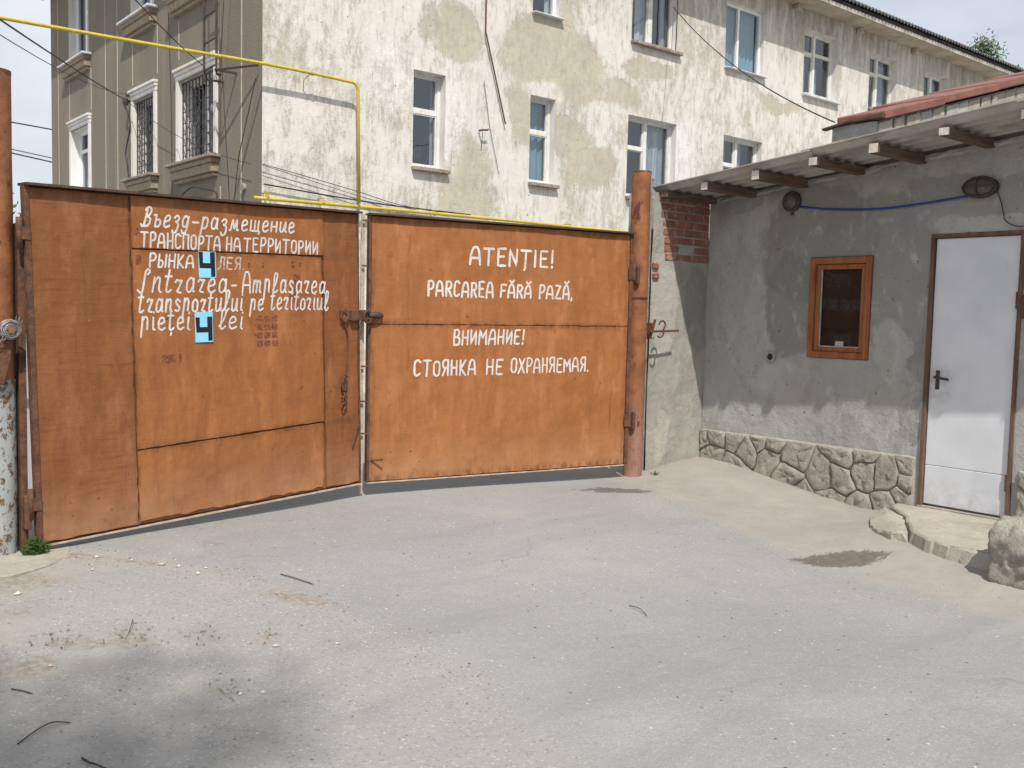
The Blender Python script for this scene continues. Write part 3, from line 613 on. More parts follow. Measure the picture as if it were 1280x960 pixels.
# ------------------------------------------------------------------ gas pipe
gp = thing('gas_pipe', (7.75, 13.2, 3.1), 'yellow gas pipe running across the building front and down behind the gate', 'gas pipe')
pp = [(-9, 13.2, 4.80), (2.774, 13.2, 4.91), (6.15, 13.2, 4.972), (7.60, 13.2, 4.952)]
bend = [(7.60+.11*math.sin(t), 13.2, 4.842+.11*math.cos(t)) for t in [k*math.pi/12 for k in range(1, 7)]]
obj('upper_pipe', MB().tube(catmull(pp, 5)+bend+[(7.75, 13.2, 3.14)], .0245, 12), 'yellow_paint', gp, smooth=True)
obj('lower_pipe', MB().tube(catmull([(6.05, 13.24, 3.075), (8, 13.24, 3.10), (10.5, 13.24, 3.12), (13.6, 13.24, 3.12), (19, 13.24, 3.14)], 6), .027, 12), 'yellow_paint', gp, smooth=True)
for x in (6.25, 7.15, 9.2, 12.2): obj('pipe_clamp', MB().tube([(x, 13.19, 3.16), (x, 13.3, 3.17), (x, 13.42, 3.17)], .012, 5).tube([(x-.02, 13.24, 3.11), (x+.02, 13.24, 3.11)], .036, 10), 'yellow_paint', gp)
obj('pipe_hanger', MB().tube([(6.9, 13.2, 4.95), (6.85, 13.3, 4.88), (6.9, 13.42, 4.72)], .008, 5).tube([(6.92, 13.2, 4.967), (6.955, 13.2, 4.967)], .034, 10), 'yellow_paint', gp)
obj('low_cable', MB().tube([(6.24, 13.33, 3.295), (7.16, 13.33, 3.235), (8.3, 13.33, 3.18), (10, 13.33, 3.16)], .012, 5), 'wire_black', gp)

# ------------------------------------------------------------------ wires
def wire(pts, r, label, mat='wire_black'):
    loc = tuple(pts[0]); return meta(obj('wire', MB().tube(pts, r, 5), mat, loc=loc), label, 'wire', 'wires strung over the yard and walls')
ins = (6.13, 19.1, 5.36)
wire(sag((.6, 5.2, 3.10), ins, .03), .008, 'thick black overhead wire from upper left down to the insulator on the olive wall')
wire(sag((.6, 5.2, 3.02), (6.14, 19.0, 5.45), .14), .004, 'thin sagging black wire just below the thick one at upper left')
wire(sag((2.4, 8.2, 4.25), (6.15, 15.35, 5.32), .05), .007, 'black wire slanting from the top edge down to the ladder over the barred window')
wire(sag((6.05, 30, 6.5), (8.4, 30, 6.37), .0, 3)[:4], .02, 'highest of the three distant wires in the sky left of the building')
wire(sag((6.05, 30, 5.79), (8.4, 30, 5.52), .0, 3), .014, 'middle one of the three distant wires in the sky left of the building')
wire(sag((6.05, 30, 5.69), (8.4, 30, 5.40), .0, 3), .02, 'lowest of the three distant wires in the sky left of the building')
wire([Vector((14.9, 13.3, 7.64)).lerp(Vector((10.28, 6.6, 3.84)), t) - Vector((0, 0, .9*t*(1-t))) for t in [i/24 for i in range(25)]], .009, 'long wire sagging from the upper window to the grey block on the gatehouse roof')
wire(catmull([(6.21, 13.33, 3.58), (7.16, 13.33, 3.44), (7.85, 13.33, 3.33), (8.6, 13.33, 3.20), (9.6, 13.33, 3.14)], 4), .006, 'thin wire sagging across the limewashed wall above the lower gas pipe')
wire(catmull([(6.21, 13.31, 3.56), (7.2, 13.31, 3.38), (8.0, 13.31, 3.24), (9.0, 13.31, 3.13)], 4), .005, 'second thin wire close under the other above the lower gas pipe')
wire(catmull([(6.1, 19.1, 5.3), (6.17, 18.93, 4.9), (6.17, 19.2, 4.4), (6.18, 19.1, 4.1), (6.18, 19.0, 3.5)], 5), .014, 'black cable looping down the olive wall below the insulator')
wire([(6.2, 17.2, 8.7), (6.2, 16.9, 4.9), (6.2, 16.85, 3.0)], .006, 'thin dark cable running straight down the olive wall left of the large barred window')
wire([(5.95, 13.9, 7.5), (6.0, 14.3, 5.3), (6.1, 14.2, 3.0)], .006, 'slack wire hanging down beside the ladder on the olive wall')
wire([(6.16, 13.45, 4.8), (6.15, 14.0, 3.75), (6.14, 14.2, 2.9)], .007, 'dark slanting wire near the corner of the olive wall')
wire(sag((6.1, 18.9, 5.3), (6.16, 13.6, 3.6), .15), .005, 'thin wire drooping across the olive wall from the insulator to the corner')
wire([(10.258, 13.37, 5.45), (10.40, 13.37, 4.7), (10.63, 13.37, 3.9)], .005, 'thin grey cord hanging below the bent rod on the front wall')
wire(catmull([(6.1, 16.3, 3.3), (6.05, 15.6, 3.42), (6.05, 15.1, 3.35), (6.1, 14.7, 3.25), (6.15, 14.9, 2.9)], 5), .012, 'tangled cable loop under the sill of the large barred window')

# ------------------------------------------------------------------ lettering
GL = {}
def gl(chars, w_, *st):
    for c in chars: GL[c] = (w_, st)
gl('AАĂ', .5, 's 0,0 .03,.5 .12,.9 .25,1 .38,.9 .46,.5 .5,0', '- .05,.36 .45,.36')
gl('BВ', .42, '- .04,0 .05,1', 's .05,1 .3,1 .38,.78 .25,.54 .05,.52', 's .25,.53 .42,.4 .41,.1 .25,0 .04,0')
gl('CС', .42, 's .42,.86 .25,1 .07,.88 .03,.5 .06,.12 .22,0 .42,.14')
gl('EЕ', .4, '- .4,1 .04,1 .04,0 .4,0', '- .04,.52 .33,.53')
gl('F', .4, '- .4,1 .04,1 .03,0', '- .04,.52 .33,.53')
gl('HН', .42, '- .03,1 .03,0', '- .4,1 .4,0', '- .03,.5 .4,.5')
gl('I', .12, '- .06,1 .05,0'); gl('И', .42, '- .03,1 .03,.02 .39,.97 .4,0')
gl('KК', .42, '- .04,1 .04,0', '- .4,1 .08,.47 .42,0'); gl('Л', .42, '- 0,0 .12,.12 .2,1 .42,1 .42,0')
gl('MМ', .56, '- .01,0 .05,1 .28,.4 .5,1 .56,0'); gl('N', .42, '- .03,0 .03,1 .4,.02 .4,1')
gl('OО', .42, 's .22,1 .05,.86 .03,.5 .05,.14 .22,0 .39,.14 .41,.5 .39,.86 .22,1')
gl('П', .42, '- .03,0 .03,1 .42,1 .42,0'); gl('PР', .4, '- .04,0 .04,1', 's .04,1 .3,1 .41,.78 .3,.5 .05,.45')
gl('R', .42, '- .04,0 .04,1', 's .04,1 .3,1 .39,.78 .28,.53 .05,.5', '- .2,.5 .42,0')
gl('TТȚ', .5, '- 0,1 .5,1', '- .25,1 .24,0'); gl('XХ', .42, '- .02,1 .42,0', '- .42,1 .0,0'); gl('Z', .44, '- .02,1 .42,1 .02,.0 .44,0')
gl('Я', .42, '- .4,0 .4,1', 's .4,1 .14,1 .03,.78 .12,.52 .4,.5', '- .22,.5 .02,0')
gl('Ы', .52, '- .03,1 .03,0', 's .03,.52 .25,.5 .32,.25 .22,0 .03,0', '- .5,1 .5,0')
gl('!', .14, '- .09,1.02 .07,.3', '- .06,.06 .06,.0'); gl(',', .08, '- .05,.05 .02,-.14'); gl('.', .08, '- .03,.05 .05,.0'); gl('-', .4, '- .05,.36 .35,.38')
ACC = {'Ă': ['s .1,1.3 .25,1.14 .42,1.32'], 'Ț': ['- .25,-.07 .2,-.2']}
gl('ъ', .46, '- 0,.55 .14,.6 .14,0', 's .14,.32 .36,.34 .44,.16 .33,0 .14,0')
gl('eе', .38, 's .03,.28 .3,.36 .32,.54 .18,.61 .04,.45 .03,.15 .16,0 .38,.1')
gl('з', .38, 's .05,.5 .2,.62 .34,.5 .28,.34 .14,.3 .33,.2 .34,-.05 .24,-.27 .08,-.28 .04,-.15')
gl('д', .4, 's .36,.5 .2,.62 .05,.48 .04,.18 .16,.04 .32,.14 .37,.55', 's .38,.6 .37,.0 .3,-.25 .14,-.28 .05,-.14')
gl('р', .4, '- .1,.62 .0,-.32', 's .07,.45 .22,.62 .38,.5 .34,.15 .22,.0 .06,.06')
gl('aа', .42, 's .36,.5 .2,.62 .05,.42 .05,.1 .18,0 .33,.18 .38,.6', '- .38,.6 .37,.05 .44,.02')
gl('м', .56, 's -.02,.02 .06,.06 .17,.6 .28,.08 .42,.6 .47,.05 .56,.03'); gl('щ', .62, '- .02,.6 .02,.02 .27,.0 .28,.6', '- .27,0 .52,.02 .53,.6', '- .52,.02 .6,0 .6,-.16')
gl('н', .4, '- .04,.6 .02,0', '- .38,.6 .36,0', '- .03,.3 .37,.32'); gl('и', .42, 's .03,.6 .02,.12 .1,.0 .22,.08 .37,.58', '- .38,.6 .37,.05 .45,.0')
gl('n', .42, '- .05,.6 .02,0', 's .04,.35 .2,.6 .32,.54 .31,.1 .42,0'); gl('tț', .3, 's .15,1 .06,.15 .14,0 .3,.1', '- -.03,.68 .27,.69')
gl('r', .34, 's .0,.48 .08,.6 .2,.52', '- .18,.56 .32,.58 .1,.04 .3,.0'); gl('m', .55, '- .04,.6 .0,0', 's .03,.4 .15,.6 .24,.5 .22,0', 's .23,.4 .38,.6 .46,.5 .44,.1 .54,0')
gl('p', .4, '- .08,.62 .0,-.34', 's .06,.42 .2,.62 .33,.5 .32,.02'); gl('l', .32, 's .0,.12 .2,.5 .29,.9 .18,1.02 .09,.85 .07,.1 .18,0 .32,.12')
gl('s', .32, 's .3,.5 .16,.61 .05,.48 .14,.34 .28,.2 .2,.02 .02,.06'); gl('o', .36, 's .18,.6 .04,.46 .03,.12 .18,0 .34,.12 .34,.48 .18,.6')
gl('u', .42, 's .02,.6 .02,.1 .14,0 .28,.12 .36,.6', '- .36,.6 .35,.05 .44,.0'); gl('i', .14, '- .06,.6 .05,.05 .14,0', '- .08,.80 .09,.84')
gl('J', .5, 's .0,.08 .12,-.03 .24,.1 .28,.8 .4,1.02 .5,.9 .4,.78'); ACC['ț'] = ['- .15,-.12 .12,-.26']
GL['В1'] = (.5, ('s 0,.08 .1,-.02 .18,.2 .2,.95', 's .1,.85 .25,1.02 .43,.9 .4,.62 .2,.52', 's .22,.52 .46,.42 .45,.1 .25,0 .14,.06'))
def word(text, u0, z0, u1, z1, h, wd, slant, face, first=None):
    mb = MB(); gap = .2; items = []; x = 0
    for i, ch in enumerate(text):
        g_ = GL['В1'] if (first and i == 0) else GL[ch]; items.append((x, g_, ch)); x += g_[0]+gap
    tot = x-gap; sx = (u1-u0-slant*h*.5)/tot; k = 0
    for x0, (gw, st), ch in items:
        dz = random.uniform(-.025, .025); sc = random.uniform(.96, 1.04); dl = random.uniform(-.02, .02)
        for s_ in list(st)+ACC.get(ch, []):
            pts = [tuple(map(float, p.split(','))) for p in s_[2:].split()]
            if s_[0] == 's': pts = [q[:2] for q in catmull([(a, b, 0) for a, b in pts], 5)]
            else:
                q2 = []
                for (a, b), (c, d) in zip(pts, pts[1:]):
                    n = 3
                    q2 += [(a+(c-a)*t/n, b+(d-b)*t/n) for t in range(n)]
                pts = q2+[pts[-1]]
            P = []
            for a, b in pts:
                bb = b*sc+dz; uu = u0+(x0+a)*sx+(bb*(slant+dl))*h; t = (x0+a)/tot
                P.append((uu+random.uniform(-1, 1)*.0012, z0+(z1-z0)*t+bb*h+random.uniform(-1, 1)*.0012))
            k += 1; yo = .0011+.00015*(k % 9); n = len(P); Lp = []; Rp = []
            for i, (a, b) in enumerate(P):
                a0, b0 = P[max(0, i-1)]; a1, b1 = P[min(n-1, i+1)]; dx, dy_ = a1-a0, b1-b0; l = math.hypot(dx, dy_) or 1
                ww = wd*.5*random.uniform(.85, 1.15); nx_, nz_ = -dy_/l*ww, dx/l*ww; Lp.append((a+nx_, b+nz_)); Rp.append((a-nx_, b-nz_))
            def cap(p, q, sgn):
                cx_, cz_ = (p[0]+q[0])/2, (p[1]+q[1])/2; rx, rz = p[0]-cx_, p[1]-cz_
                return [(cx_+rx*math.cos(t)-sgn*rz*math.sin(t), cz_+rz*math.cos(t)+sgn*rx*math.sin(t)) for t in (math.pi/4, math.pi/2, 3*math.pi/4)]
            c1 = cap(Lp[-1], Rp[-1], -1); c0_ = cap(Rp[0], Lp[0], -1)
            b0 = len(mb.v)
            for a, b in Lp+Rp: mb.v.append((a, face(a, b)-yo, b))
            for i in range(n-1): mb.f.append((b0+i, b0+i+1, b0+n+i+1, b0+n+i))
            mb.add([(p[0], face(*p)-yo, p[1]) for p in [Lp[-1]]+c1+[Rp[-1]]], [(0, 1, 2, 3, 4)])
            mb.add([(p[0], face(*p)-yo, p[1]) for p in [Rp[0]]+c0_+[Lp[0]]], [(0, 1, 2, 3, 4)])
    return mb

# ------------------------------------------------------------------ gate leaves
def ysurf(u, z, y, seed, amp): return y+amp*mn.noise(Vector((u*1.7+seed*3, z*1.7, seed)))*1.2+amp*.4*mn.noise(Vector((u*6+seed*3, z*6, seed)))-amp*.6
def plate(poly_fn, u0, u1, w0, w1, y, seed, jag=(0, 0, 0, 0), slope=(0, 0), th=.004, amp=.004):
    """thin rolled sheet; jag = edge roughness left,right,bottom,top; slope = rise of bottom/top edge to the right"""
    rng = random.Random(seed); nu = max(4, int((u1-u0)/.05)); nv = max(4, int((w1-w0)/.05)); mb = MB()
    jb = [rng.uniform(-1, 1)*jag[2] for _ in range(nu+1)]; jt = [rng.uniform(-1, 1)*jag[3] for _ in range(nu+1)]
    jl = [rng.uniform(-1, 1)*jag[0] for _ in range(nv+1)]; jr = [rng.uniform(-1, 1)*jag[1] for _ in range(nv+1)]
    def P(i, j):
        s, t = i/nu, j/nv
        b = w0+slope[0]*s+jb[i]; tt = w1+slope[1]*s+jt[i]; z = b+(tt-b)*t
        l = u0+jl[j]; r = u1+jr[j]; u = l+(r-l)*s
        d = ysurf(u, z, 0, seed, amp)
        if i in (0, nu) or j in (0, nv): d -= rng.uniform(0, .0015)
        return u, y+d, z
    pts = [[P(i, j) for i in range(nu+1)] for j in range(nv+1)]
    for row in pts: mb.v += row
    for j in range(nv):
        for i in range(nu): q = j*(nu+1)+i; mb.f.append((q, q+1, q+nu+2, q+nu+1))
    ring = [(0, i) for i in range(nu+1)]+[(j, nu) for j in range(1, nv+1)]+[(nv, i) for i in range(nu-1, -1, -1)]+[(j, 0) for j in range(nv-1, 0, -1)]
    b = len(mb.v)
    for j, i in ring: p = pts[j][i]; mb.v.append((p[0], y+.003, p[2]))
    for k in range(len(ring)):
        j, i = ring[k]; j2, i2 = ring[(k+1) % len(ring)]; mb.f.append((j*(nu+1)+i, b+k, b+(k+1) % len(ring), j2*(nu+1)+i2))
    return mb
def gbox(*a): return MB().box(*a)
LW = 2.385
lg = thing('gate_leaf', (1.34, 5.756, .151), 'left orange gate leaf with long white entry fee lettering and two blue number stickers', 'gate', (0, -.029, .19179), 'leaves of the orange gate')
def surfL(u, z):
    if z > 1.662: return ysurf(u, z, -.008, 3, .006)
    if u > 2.052: return ysurf(u, z, -.003, 6, .009)
    return ysurf(u, z, -.006, 4, .007)
def surfR(u, z): return ysurf(u, z, -.006, 12, .008) if z > 1.18 else ysurf(u, z, -.005, 13, .009)
fr = MB().box(.03, .075, .012, .05, 0, 1.975).box(LW-.05, LW, .012, .05, 0, 1.975).box(.075, LW-.05, .012, .05, 0, .045).box(.075, LW-.05, .012, .05, 1.93, 1.975).box(.6, .64, .012, .045, .045, 1.93).box(2.02, 2.06, .012, .045, .045, 1.93)
obj('leaf_frame', fr, 'rust_brown', lg, local=True)
obj('backing_sheet', plate(None, .035, LW-.006, .012, 1.972, .006, 1, amp=.002), 'gate_brown', lg, local=True)
SH = dict(local=True, smooth=False)
obj('sheet_panel', plate(None, .05, .618, .016, 1.966, -.004, 2, (.001, .004, .004, .001), amp=.007), 'gate_brown', lg, label='wide brown brushed sheet beside the left post', **SH)
obj('sheet_panel', plate(None, .632, 2.054, 1.667, 1.968, -.008, 3, (.003, .002, .0015, .001), amp=.006), 'gate_orange', lg, **SH)
obj('sheet_panel', plate(None, .630, 2.046, .470, 1.657, -.006, 4, (.004, .002, .002, .0015), (.030, 0), amp=.007), 'gate_orange', lg, **SH)
obj('sheet_panel', plate(None, .628, 2.034, .030, .458, -.010, 5, (.003, .003, .008, .002), (0, .030), amp=.006), 'gate_orange', lg, **SH)
obj('sheet_panel', plate(None, 2.062, LW-.014, .020, 1.966, -.003, 6, (.003, .003, .007, .001), amp=.009), 'gate_brown', lg, **SH)
obj('top_lip', gbox(.02, LW+.01, -.052, .055, 1.977, 1.991), 'lip_dark', lg, local=True)
obj('bottom_lip', gbox(.03, LW, -.012, .05, -.010, -.0005), 'lip_pale', lg, local=True)
obj('side_lip', gbox(.018, .046, -.018, .011, .0, 1.976), 'rust_brown', lg, local=True)
obj('side_lip', gbox(LW-.012, LW+.004, -.012, .011, .0, 1.976), 'rust_brown', lg, local=True)
rg = thing('gate_leaf', (3.709, 6.216, .221), 'right orange gate leaf with four spaced lines warning of unguarded parking', 'gate', (0, -.00124, -.17414), 'leaves of the orange gate')
R0, R1 = .03, 2.41
fr = MB().box(R0, R0+.045, .012, .05, 0, 1.975).box(R1-.045, R1, .012, .05, 0, 1.975).box(R0+.046, R1-.046, .012, .05, 0, .045).box(R0+.046, R1-.046, .012, .05, 1.93, 1.975).box(R0+.046, R1-.046, .012, .05, 1.15, 1.2)
obj('leaf_frame', fr, 'rust_brown', rg, local=True)
obj('backing_sheet', plate(None, R0+.004, R1-.004, .012, 1.972, .006, 11, amp=.002), 'gate_brown', rg, local=True)
obj('sheet_panel', plate(None, R0+.016, R1-.035, 1.183, 1.966, -.006, 12, (.001, .001, .003, .001), (.014, 0), amp=.008), 'gate_orange_right', rg, **SH)
obj('sheet_panel', plate(None, R0+.014, R1-.037, .008, 1.176, -.005, 13, (.001, .001, .002, .0015), (0, .014), amp=.009), 'gate_orange_right', rg, **SH)
obj('top_lip', gbox(R0-.01, R1+.005, -.05, .055, 1.977, 1.990), 'lip_dark', rg, local=True)
obj('bottom_lip', gbox(R0, R1, -.012, .05, -.010, -.0005), 'lip_pale', rg, local=True)
obj('side_lip', gbox(R1-.032, R1, -.02, .011, .0, 1.976), 'rust_brown', rg, local=True)
obj('side_lip', gbox(R0-.004, R0+.012, -.014, .011, .0, 1.976), 'rust_brown', rg, local=True)
obj('gap_light_bar', gbox(R0-.05, R0-.022, .03, .045, -.09, 1.985), 'lip_pale', rg, local=True, label='pale flat bar standing in for the brightness seen through the slit between the leaves')  # pale strip standing in for the bright background behind the gap
LWORDS = [('Въезд', .690, 1.796, 1.010, 1.798, .114, .24), ('-', 1.026, 1.80, 1.085, 1.80, .10, .1), ('размещение', 1.092, 1.801, 1.812, 1.811, .112, .12),
 ('ТРАНСПОРТА', .685, 1.677, 1.228, 1.671, .085, .06), ('НА', 1.274, 1.675, 1.380, 1.673, .082, .08), ('ТЕРРИТОРИИ', 1.406, 1.674, 2.005, 1.674, .086, .06),
 ('РЫНКА', .737, 1.557, 1.035, 1.557, .077, .12), ('ЛЕЯ.', 1.211, 1.555, 1.40, 1.553, .076, .08),
 ('Jntrarea', .659, 1.407, 1.270, 1.405, .137, .12), ('-', 1.299, 1.41, 1.345, 1.41, .11, .0), ('Amplasarea', 1.383, 1.409, 2.075, 1.405, .132, .1),
 ('transportului', .660, 1.285, 1.385, 1.289, .128, .1), ('pe', 1.44, 1.292, 1.548, 1.293, .118, .1), ('teritoriul', 1.605, 1.296, 2.10, 1.288, .132, .08),
 ('pieței', .673, 1.181, .998, 1.176, .125, .05), ('lei', 1.207, 1.177, 1.385, 1.173, .124, .1)]
for wd_ in LWORDS:
    t, a, b, c, d, h, sl_ = wd_
    obj('lettering', word(t, a, b, c, d, h, .0118 if t[0] in 'РТН' or t == 'ЛЕЯ.' else .0125, sl_, surfL, t == 'Въезд'), 'letter_faded' if t in ('ЛЕЯ.',) else 'letter_white', lg, local=True)
RW = [('ATENȚIE!', .855, 1.653, 1.612, 1.660, .130, .025, .02), ('PARCAREA', .500, 1.401, 1.064, 1.402, .113, .022, .02), ('FĂRĂ', 1.131, 1.407, 1.408, 1.409, .100, .021, .04), ('PAZĂ,', 1.484, 1.408, 1.801, 1.408, .105, .021, .04),
 ('ВНИМАНИЕ!', .722, 1.028, 1.354, 1.041, .112, .0205, .06), ('СТОЯНКА', .395, .791, .919, .796, .114, .021, .02), ('НЕ', 1.019, .800, 1.161, .798, .113, .0205, .02), ('ОХРАНЯЕМАЯ.', 1.240, .806, 1.985, .812, .112, .020, .02)]
for t, a, b, c, d, h, wd_, sl_ in RW: obj('lettering', word(t, a, b, c, d, h, wd_*.76, sl_, surfR), 'letter_white', rg, local=True)
for (a, b, c, d) in ((1.070, 1.192, 1.498, 1.662), (1.034, 1.160, 1.095, 1.285)):
    st = obj('number_sticker', gbox(a, b, min(surfL(a, c), surfL(b, d), surfL(a, d), surfL(b, c))-.0028, 0, c, d), 'sticker_blue', lg, local=True)
    q = MB(); W = b-a; H = d-c; F = lambda s, t: (a+W*s, c+H*t)
    four = [(.0, .98), (.24, .98), (.24, .56), (.66, .56), (.66, .98), (.95, .98), (.95, .04), (.70, .04), (.70, .36), (.04, .36)] if c > 1.3 else [(.02, .82), (.26, .82), (.26, .50), (.68, .50), (.68, .84), (.97, .84), (.97, .04), (.72, .04), (.72, .32), (.06, .32)]
    q.prism([F(s, t) for s, t in four], lambda u, z, dd, yy=min(surfL(a, c), surfL(b, d), surfL(a, d), surfL(b, c)): (u, yy+dd, z), -.0029, -.0032)
    obj('number_four', q, 'ink_black', st, local=True)
# remains of a torn poster and ghost prints
def scrap(u0, u1, z0, z1, seed, n=16):
    rg_ = random.Random(seed); pts = []
    for k in range(n):
        t = 2*math.pi*k/n; r = rg_.uniform(.8, 1.0); c_, s_ = math.cos(t), math.sin(t); m_ = max(abs(c_), abs(s_)); pts.append(((u0+u1)/2+(u1-u0)/2*c_/m_*r, (z0+z1)/2+(z1-z0)/2*s_/m_*r))
    return MB().add([((u0+u1)/2, surfL((u0+u1)/2, (z0+z1)/2)-.0006, (z0+z1)/2)]+[(u, surfL(u, z)-.0006, z) for u, z in pts], [(0, i+1, (i+1) % n+1) for i in range(n)])
for k in range(4):
    for j in range(3):
        obj('torn_poster', scrap(1.488+j*.06, 1.542+j*.06, 1.045+k*.055, 1.092+k*.055, k*7+j, 9), 'peeled', lg, local=True)
obj('torn_poster', scrap(.80, .90, .975, 1.03, 31), 'peeled', lg, local=True)
obj('torn_poster', scrap(.92, .94, .975, 1.03, 32), 'peeled', lg, local=True)
for (u, z, s_) in ((1.80, 1.60, .03), (1.86, 1.60, .02), (1.83, 1.50, .05), (1.55, 1.585, .02), (1.44, 1.585, .02), (.66, 1.77, .03), (.67, 1.60, .035), (1.79, 1.40, .06)):
    obj('rust_scab', scrap(u-s_*.6, u+s_*.6, z-s_, z+s_*.8, int(u*100), 11), 'peeled', lg, local=True)
# lock bracket, padlock, wire with chain
obj('lock_bracket', gbox(2.285, 2.44, -.05, -.012, 1.205, 1.283), 'rust_brown', lg, local=True, bev=.004)
obj('lock_bracket', gbox(2.20, 2.283, -.02, -.013, 1.19, 1.287), 'gate_brown', lg, local=True)
pl = obj('padlock', MB().tube([(2.44, -.06, 1.245), (2.49, -.07, 1.245), (2.54, -.07, 1.24), (2.56, -.07, 1.236)], [.018, .024, .024, .014], 10), 'dark_metal', lg, local=True, smooth=True)
obj('padlock_shackle', MB().tube([(2.42+.035*math.cos(t), -.065, 1.232+.045*math.sin(t)) for t in [k*math.pi/8 for k in range(17)]], .008, 6), 'dark_metal', pl, local=True, smooth=True)
wr = obj('hanging_wire', MB().tube(catmull([(2.20+.012, -.03, 1.275), (2.195, -.035, 1.235), (2.235, -.04, 1.20), (2.26, -.04, 1.26), (2.225, -.035, 1.29), (2.2, -.03, 1.26), (2.25, -.03, 1.15), (2.262, -.03, 1.05), (2.255, -.03, .93), (2.235, -.03, .82), (2.228, -.03, .74)], 5), .006, 5), 'rust_brown', lg, local=True)
lk = MB()
for k in range(9):
    u, z = 2.222+.012*math.sin(k*2.1), .80-.026*k; a_ = k*1.57
    lk = MB().tube([(u+.016*math.cos(t)*math.cos(a_), -.032+.012*math.cos(t)*math.sin(a_), z+.024*math.sin(t)) for t in [q*math.pi/6 for q in range(13)]], .0055, 5)
    obj('chain_link', lk, 'rust_brown', wr, local=True, smooth=True)
lk = MB()
for k in range(7):
    a_ = random.uniform(0, 6.28); lk.tube(catmull([(2.222+.024*math.cos(a_+q*.9), -.034-.008*math.sin(q+k), .76+.055*math.sin(a_+q*1.1)) for q in range(6)], 4), .004, 4)
obj('wire_bundle', lk, 'rust_brown', wr, local=True)
obj('iron_pin', MB().tube([(2.295, -.03, .30), (2.345, -.035, .44), (2.37, -.01, .45)], .007, 6), 'rust_brown', lg, local=True)
obj('iron_pin', MB().tube([(.05, -.012, .165), (.13, -.07, .175)], .007, 6), 'rust_brown', rg, local=True)
for z in (1.60, .60, .86, .36, 1.93): obj('slit_rung', gbox(-.02, .032, .0, .012, z, z+.012), 'rust_brown', rg, local=True)
for z in (1.722, .238):
    hg = obj('hinge', MB().tube([(-.004, .0, z-.085), (-.004, .0, z+.085)], .017, 10), 'rust_brown', lg, local=True, smooth=True)
    obj('hinge_strap', gbox(.0, .045, -.024, -.016, z-.035, z+.035), 'rust_brown', hg, local=True)
for z in (1.64, .38):
    hg = obj('hinge', MB().tube([(2.425, -.0, z-.085), (2.425, -.0, z+.085)], .022, 10), 'rust_brown', rg, local=True, smooth=True)
    obj('hinge_strap', gbox(2.36, 2.43, -.03, -.021, z-.05, z+.05), 'rust_brown', hg, local=True)

# ------------------------------------------------------------------ gate posts
def ringtube(cx_, cy_, z0, z1, r, n=28, amp=.004, seg=14): 
    mb = MB(); mb.grid(n, seg, lambda s, t: (cx_+(r+amp*mn.noise(Vector((math.cos(s*6.283)*2, math.sin(s*6.283)*2, t*6))))*math.cos(s*6.28319), cy_+(r+amp*mn.noise(Vector((math.cos(s*6.283)*2, math.sin(s*6.283)*2, t*6))))*math.sin(s*6.28319), z0+(z1-z0)*t)); return mb
rp_ = thing('gate_post', (6.22, 5.85, 0), 'tall rusty orange pipe post between the right gate leaf and the gatehouse', 'post')
mb = ringtube(6.222, 5.85, .0, 2.745, .083); obj('post_pipe', mb, 'post_paint', rp_, smooth=True)
obj('post_cap', MB().tube([(6.222, 5.85, 2.735), (6.222, 5.85, 2.748)], .084, 28), 'rust_brown', rp_)
obj('hinge_lug', MB().box(6.125, 6.155, 5.765, 5.80, 1.78, 1.93), 'rust_brown', rp_, bev=.006)
obj('hinge_lug', MB().box(6.125, 6.155, 5.765, 5.80, .52, .68), 'rust_brown', rp_, bev=.006)
obj('weld_band', ringtube(6.222, 5.85, 1.655, 1.668, .087), 'rust_brown', rp_)
bt = obj('bolt_bracket', MB().box(6.295, 6.31, 5.75, 5.80, 1.31, 1.45).tube([(6.30, 5.745, 1.36), (6.30, 5.73, 1.42), (6.31, 5.72, 1.48)], .012, 6), 'rust_brown', rp_, bev=.0)
obj('bolt_rod', MB().tube([(6.26, 5.74, 1.375), (6.655, 5.75, 1.385)], .0095, 8), 'rust_brown', bt)
obj('bolt_hook', MB().tube(catmull([(6.36, 5.73, 1.335), (6.385, 5.72, 1.325), (6.42, 5.72, 1.35), (6.425, 5.72, 1.40), (6.45, 5.725, 1.435), (6.425, 5.73, 1.47), (6.385, 5.73, 1.455), (6.375, 5.73, 1.43)], 5), .0075, 6), 'rust_brown', bt)
lp = thing('gate_post', (1.2, 5.86, 0), 'rusty orange pipe post at the left edge of the photo with flaking grey paint below', 'post')
obj('post_pipe', ringtube(1.19, 5.87, .95, 2.72, .092), 'post_paint', lp, smooth=True)
obj('post_cap', MB().tube([(1.19, 5.87, 2.715), (1.19, 5.87, 2.735)], .093, 28), 'rust_brown', lp)
obj('grey_sleeve', ringtube(1.19, 5.87, -.02, 1.08, .097, amp=.006), 'flaky_grey', lp, smooth=True, label='lower part of the post in flaking grey paint')
obj('angle_iron', MB().box(1.288, 1.325, 5.80, 5.835, .0, 1.93).box(1.288, 1.296, 5.836, 5.90, .0, 1.93), 'rust_brown', lp)
obj('hinge_lug', MB().box(1.30, 1.33, 5.765, 5.80, 1.76, 1.98), 'rust_brown', lp, bev=.006)
obj('hinge_lug', MB().box(1.296, 1.33, 5.745, 5.80, .25, .44), 'rust_brown', lp, bev=.006)
obj('bent_plate', MB().prism([(1.10, 1.34), (1.24, 1.37), (1.235, 1.20), (1.20, 1.06), (1.10, 1.05)], lambda u, z, d: (u, 5.72+d, z), 0, .03), 'rust_brown', lp, bev=.005)
obj('bolt_end', MB().tube([(1.225, 5.80, 1.355), (1.225, 5.66, 1.353)], .018, 8), 'post_paint', lp)
kn = MB()
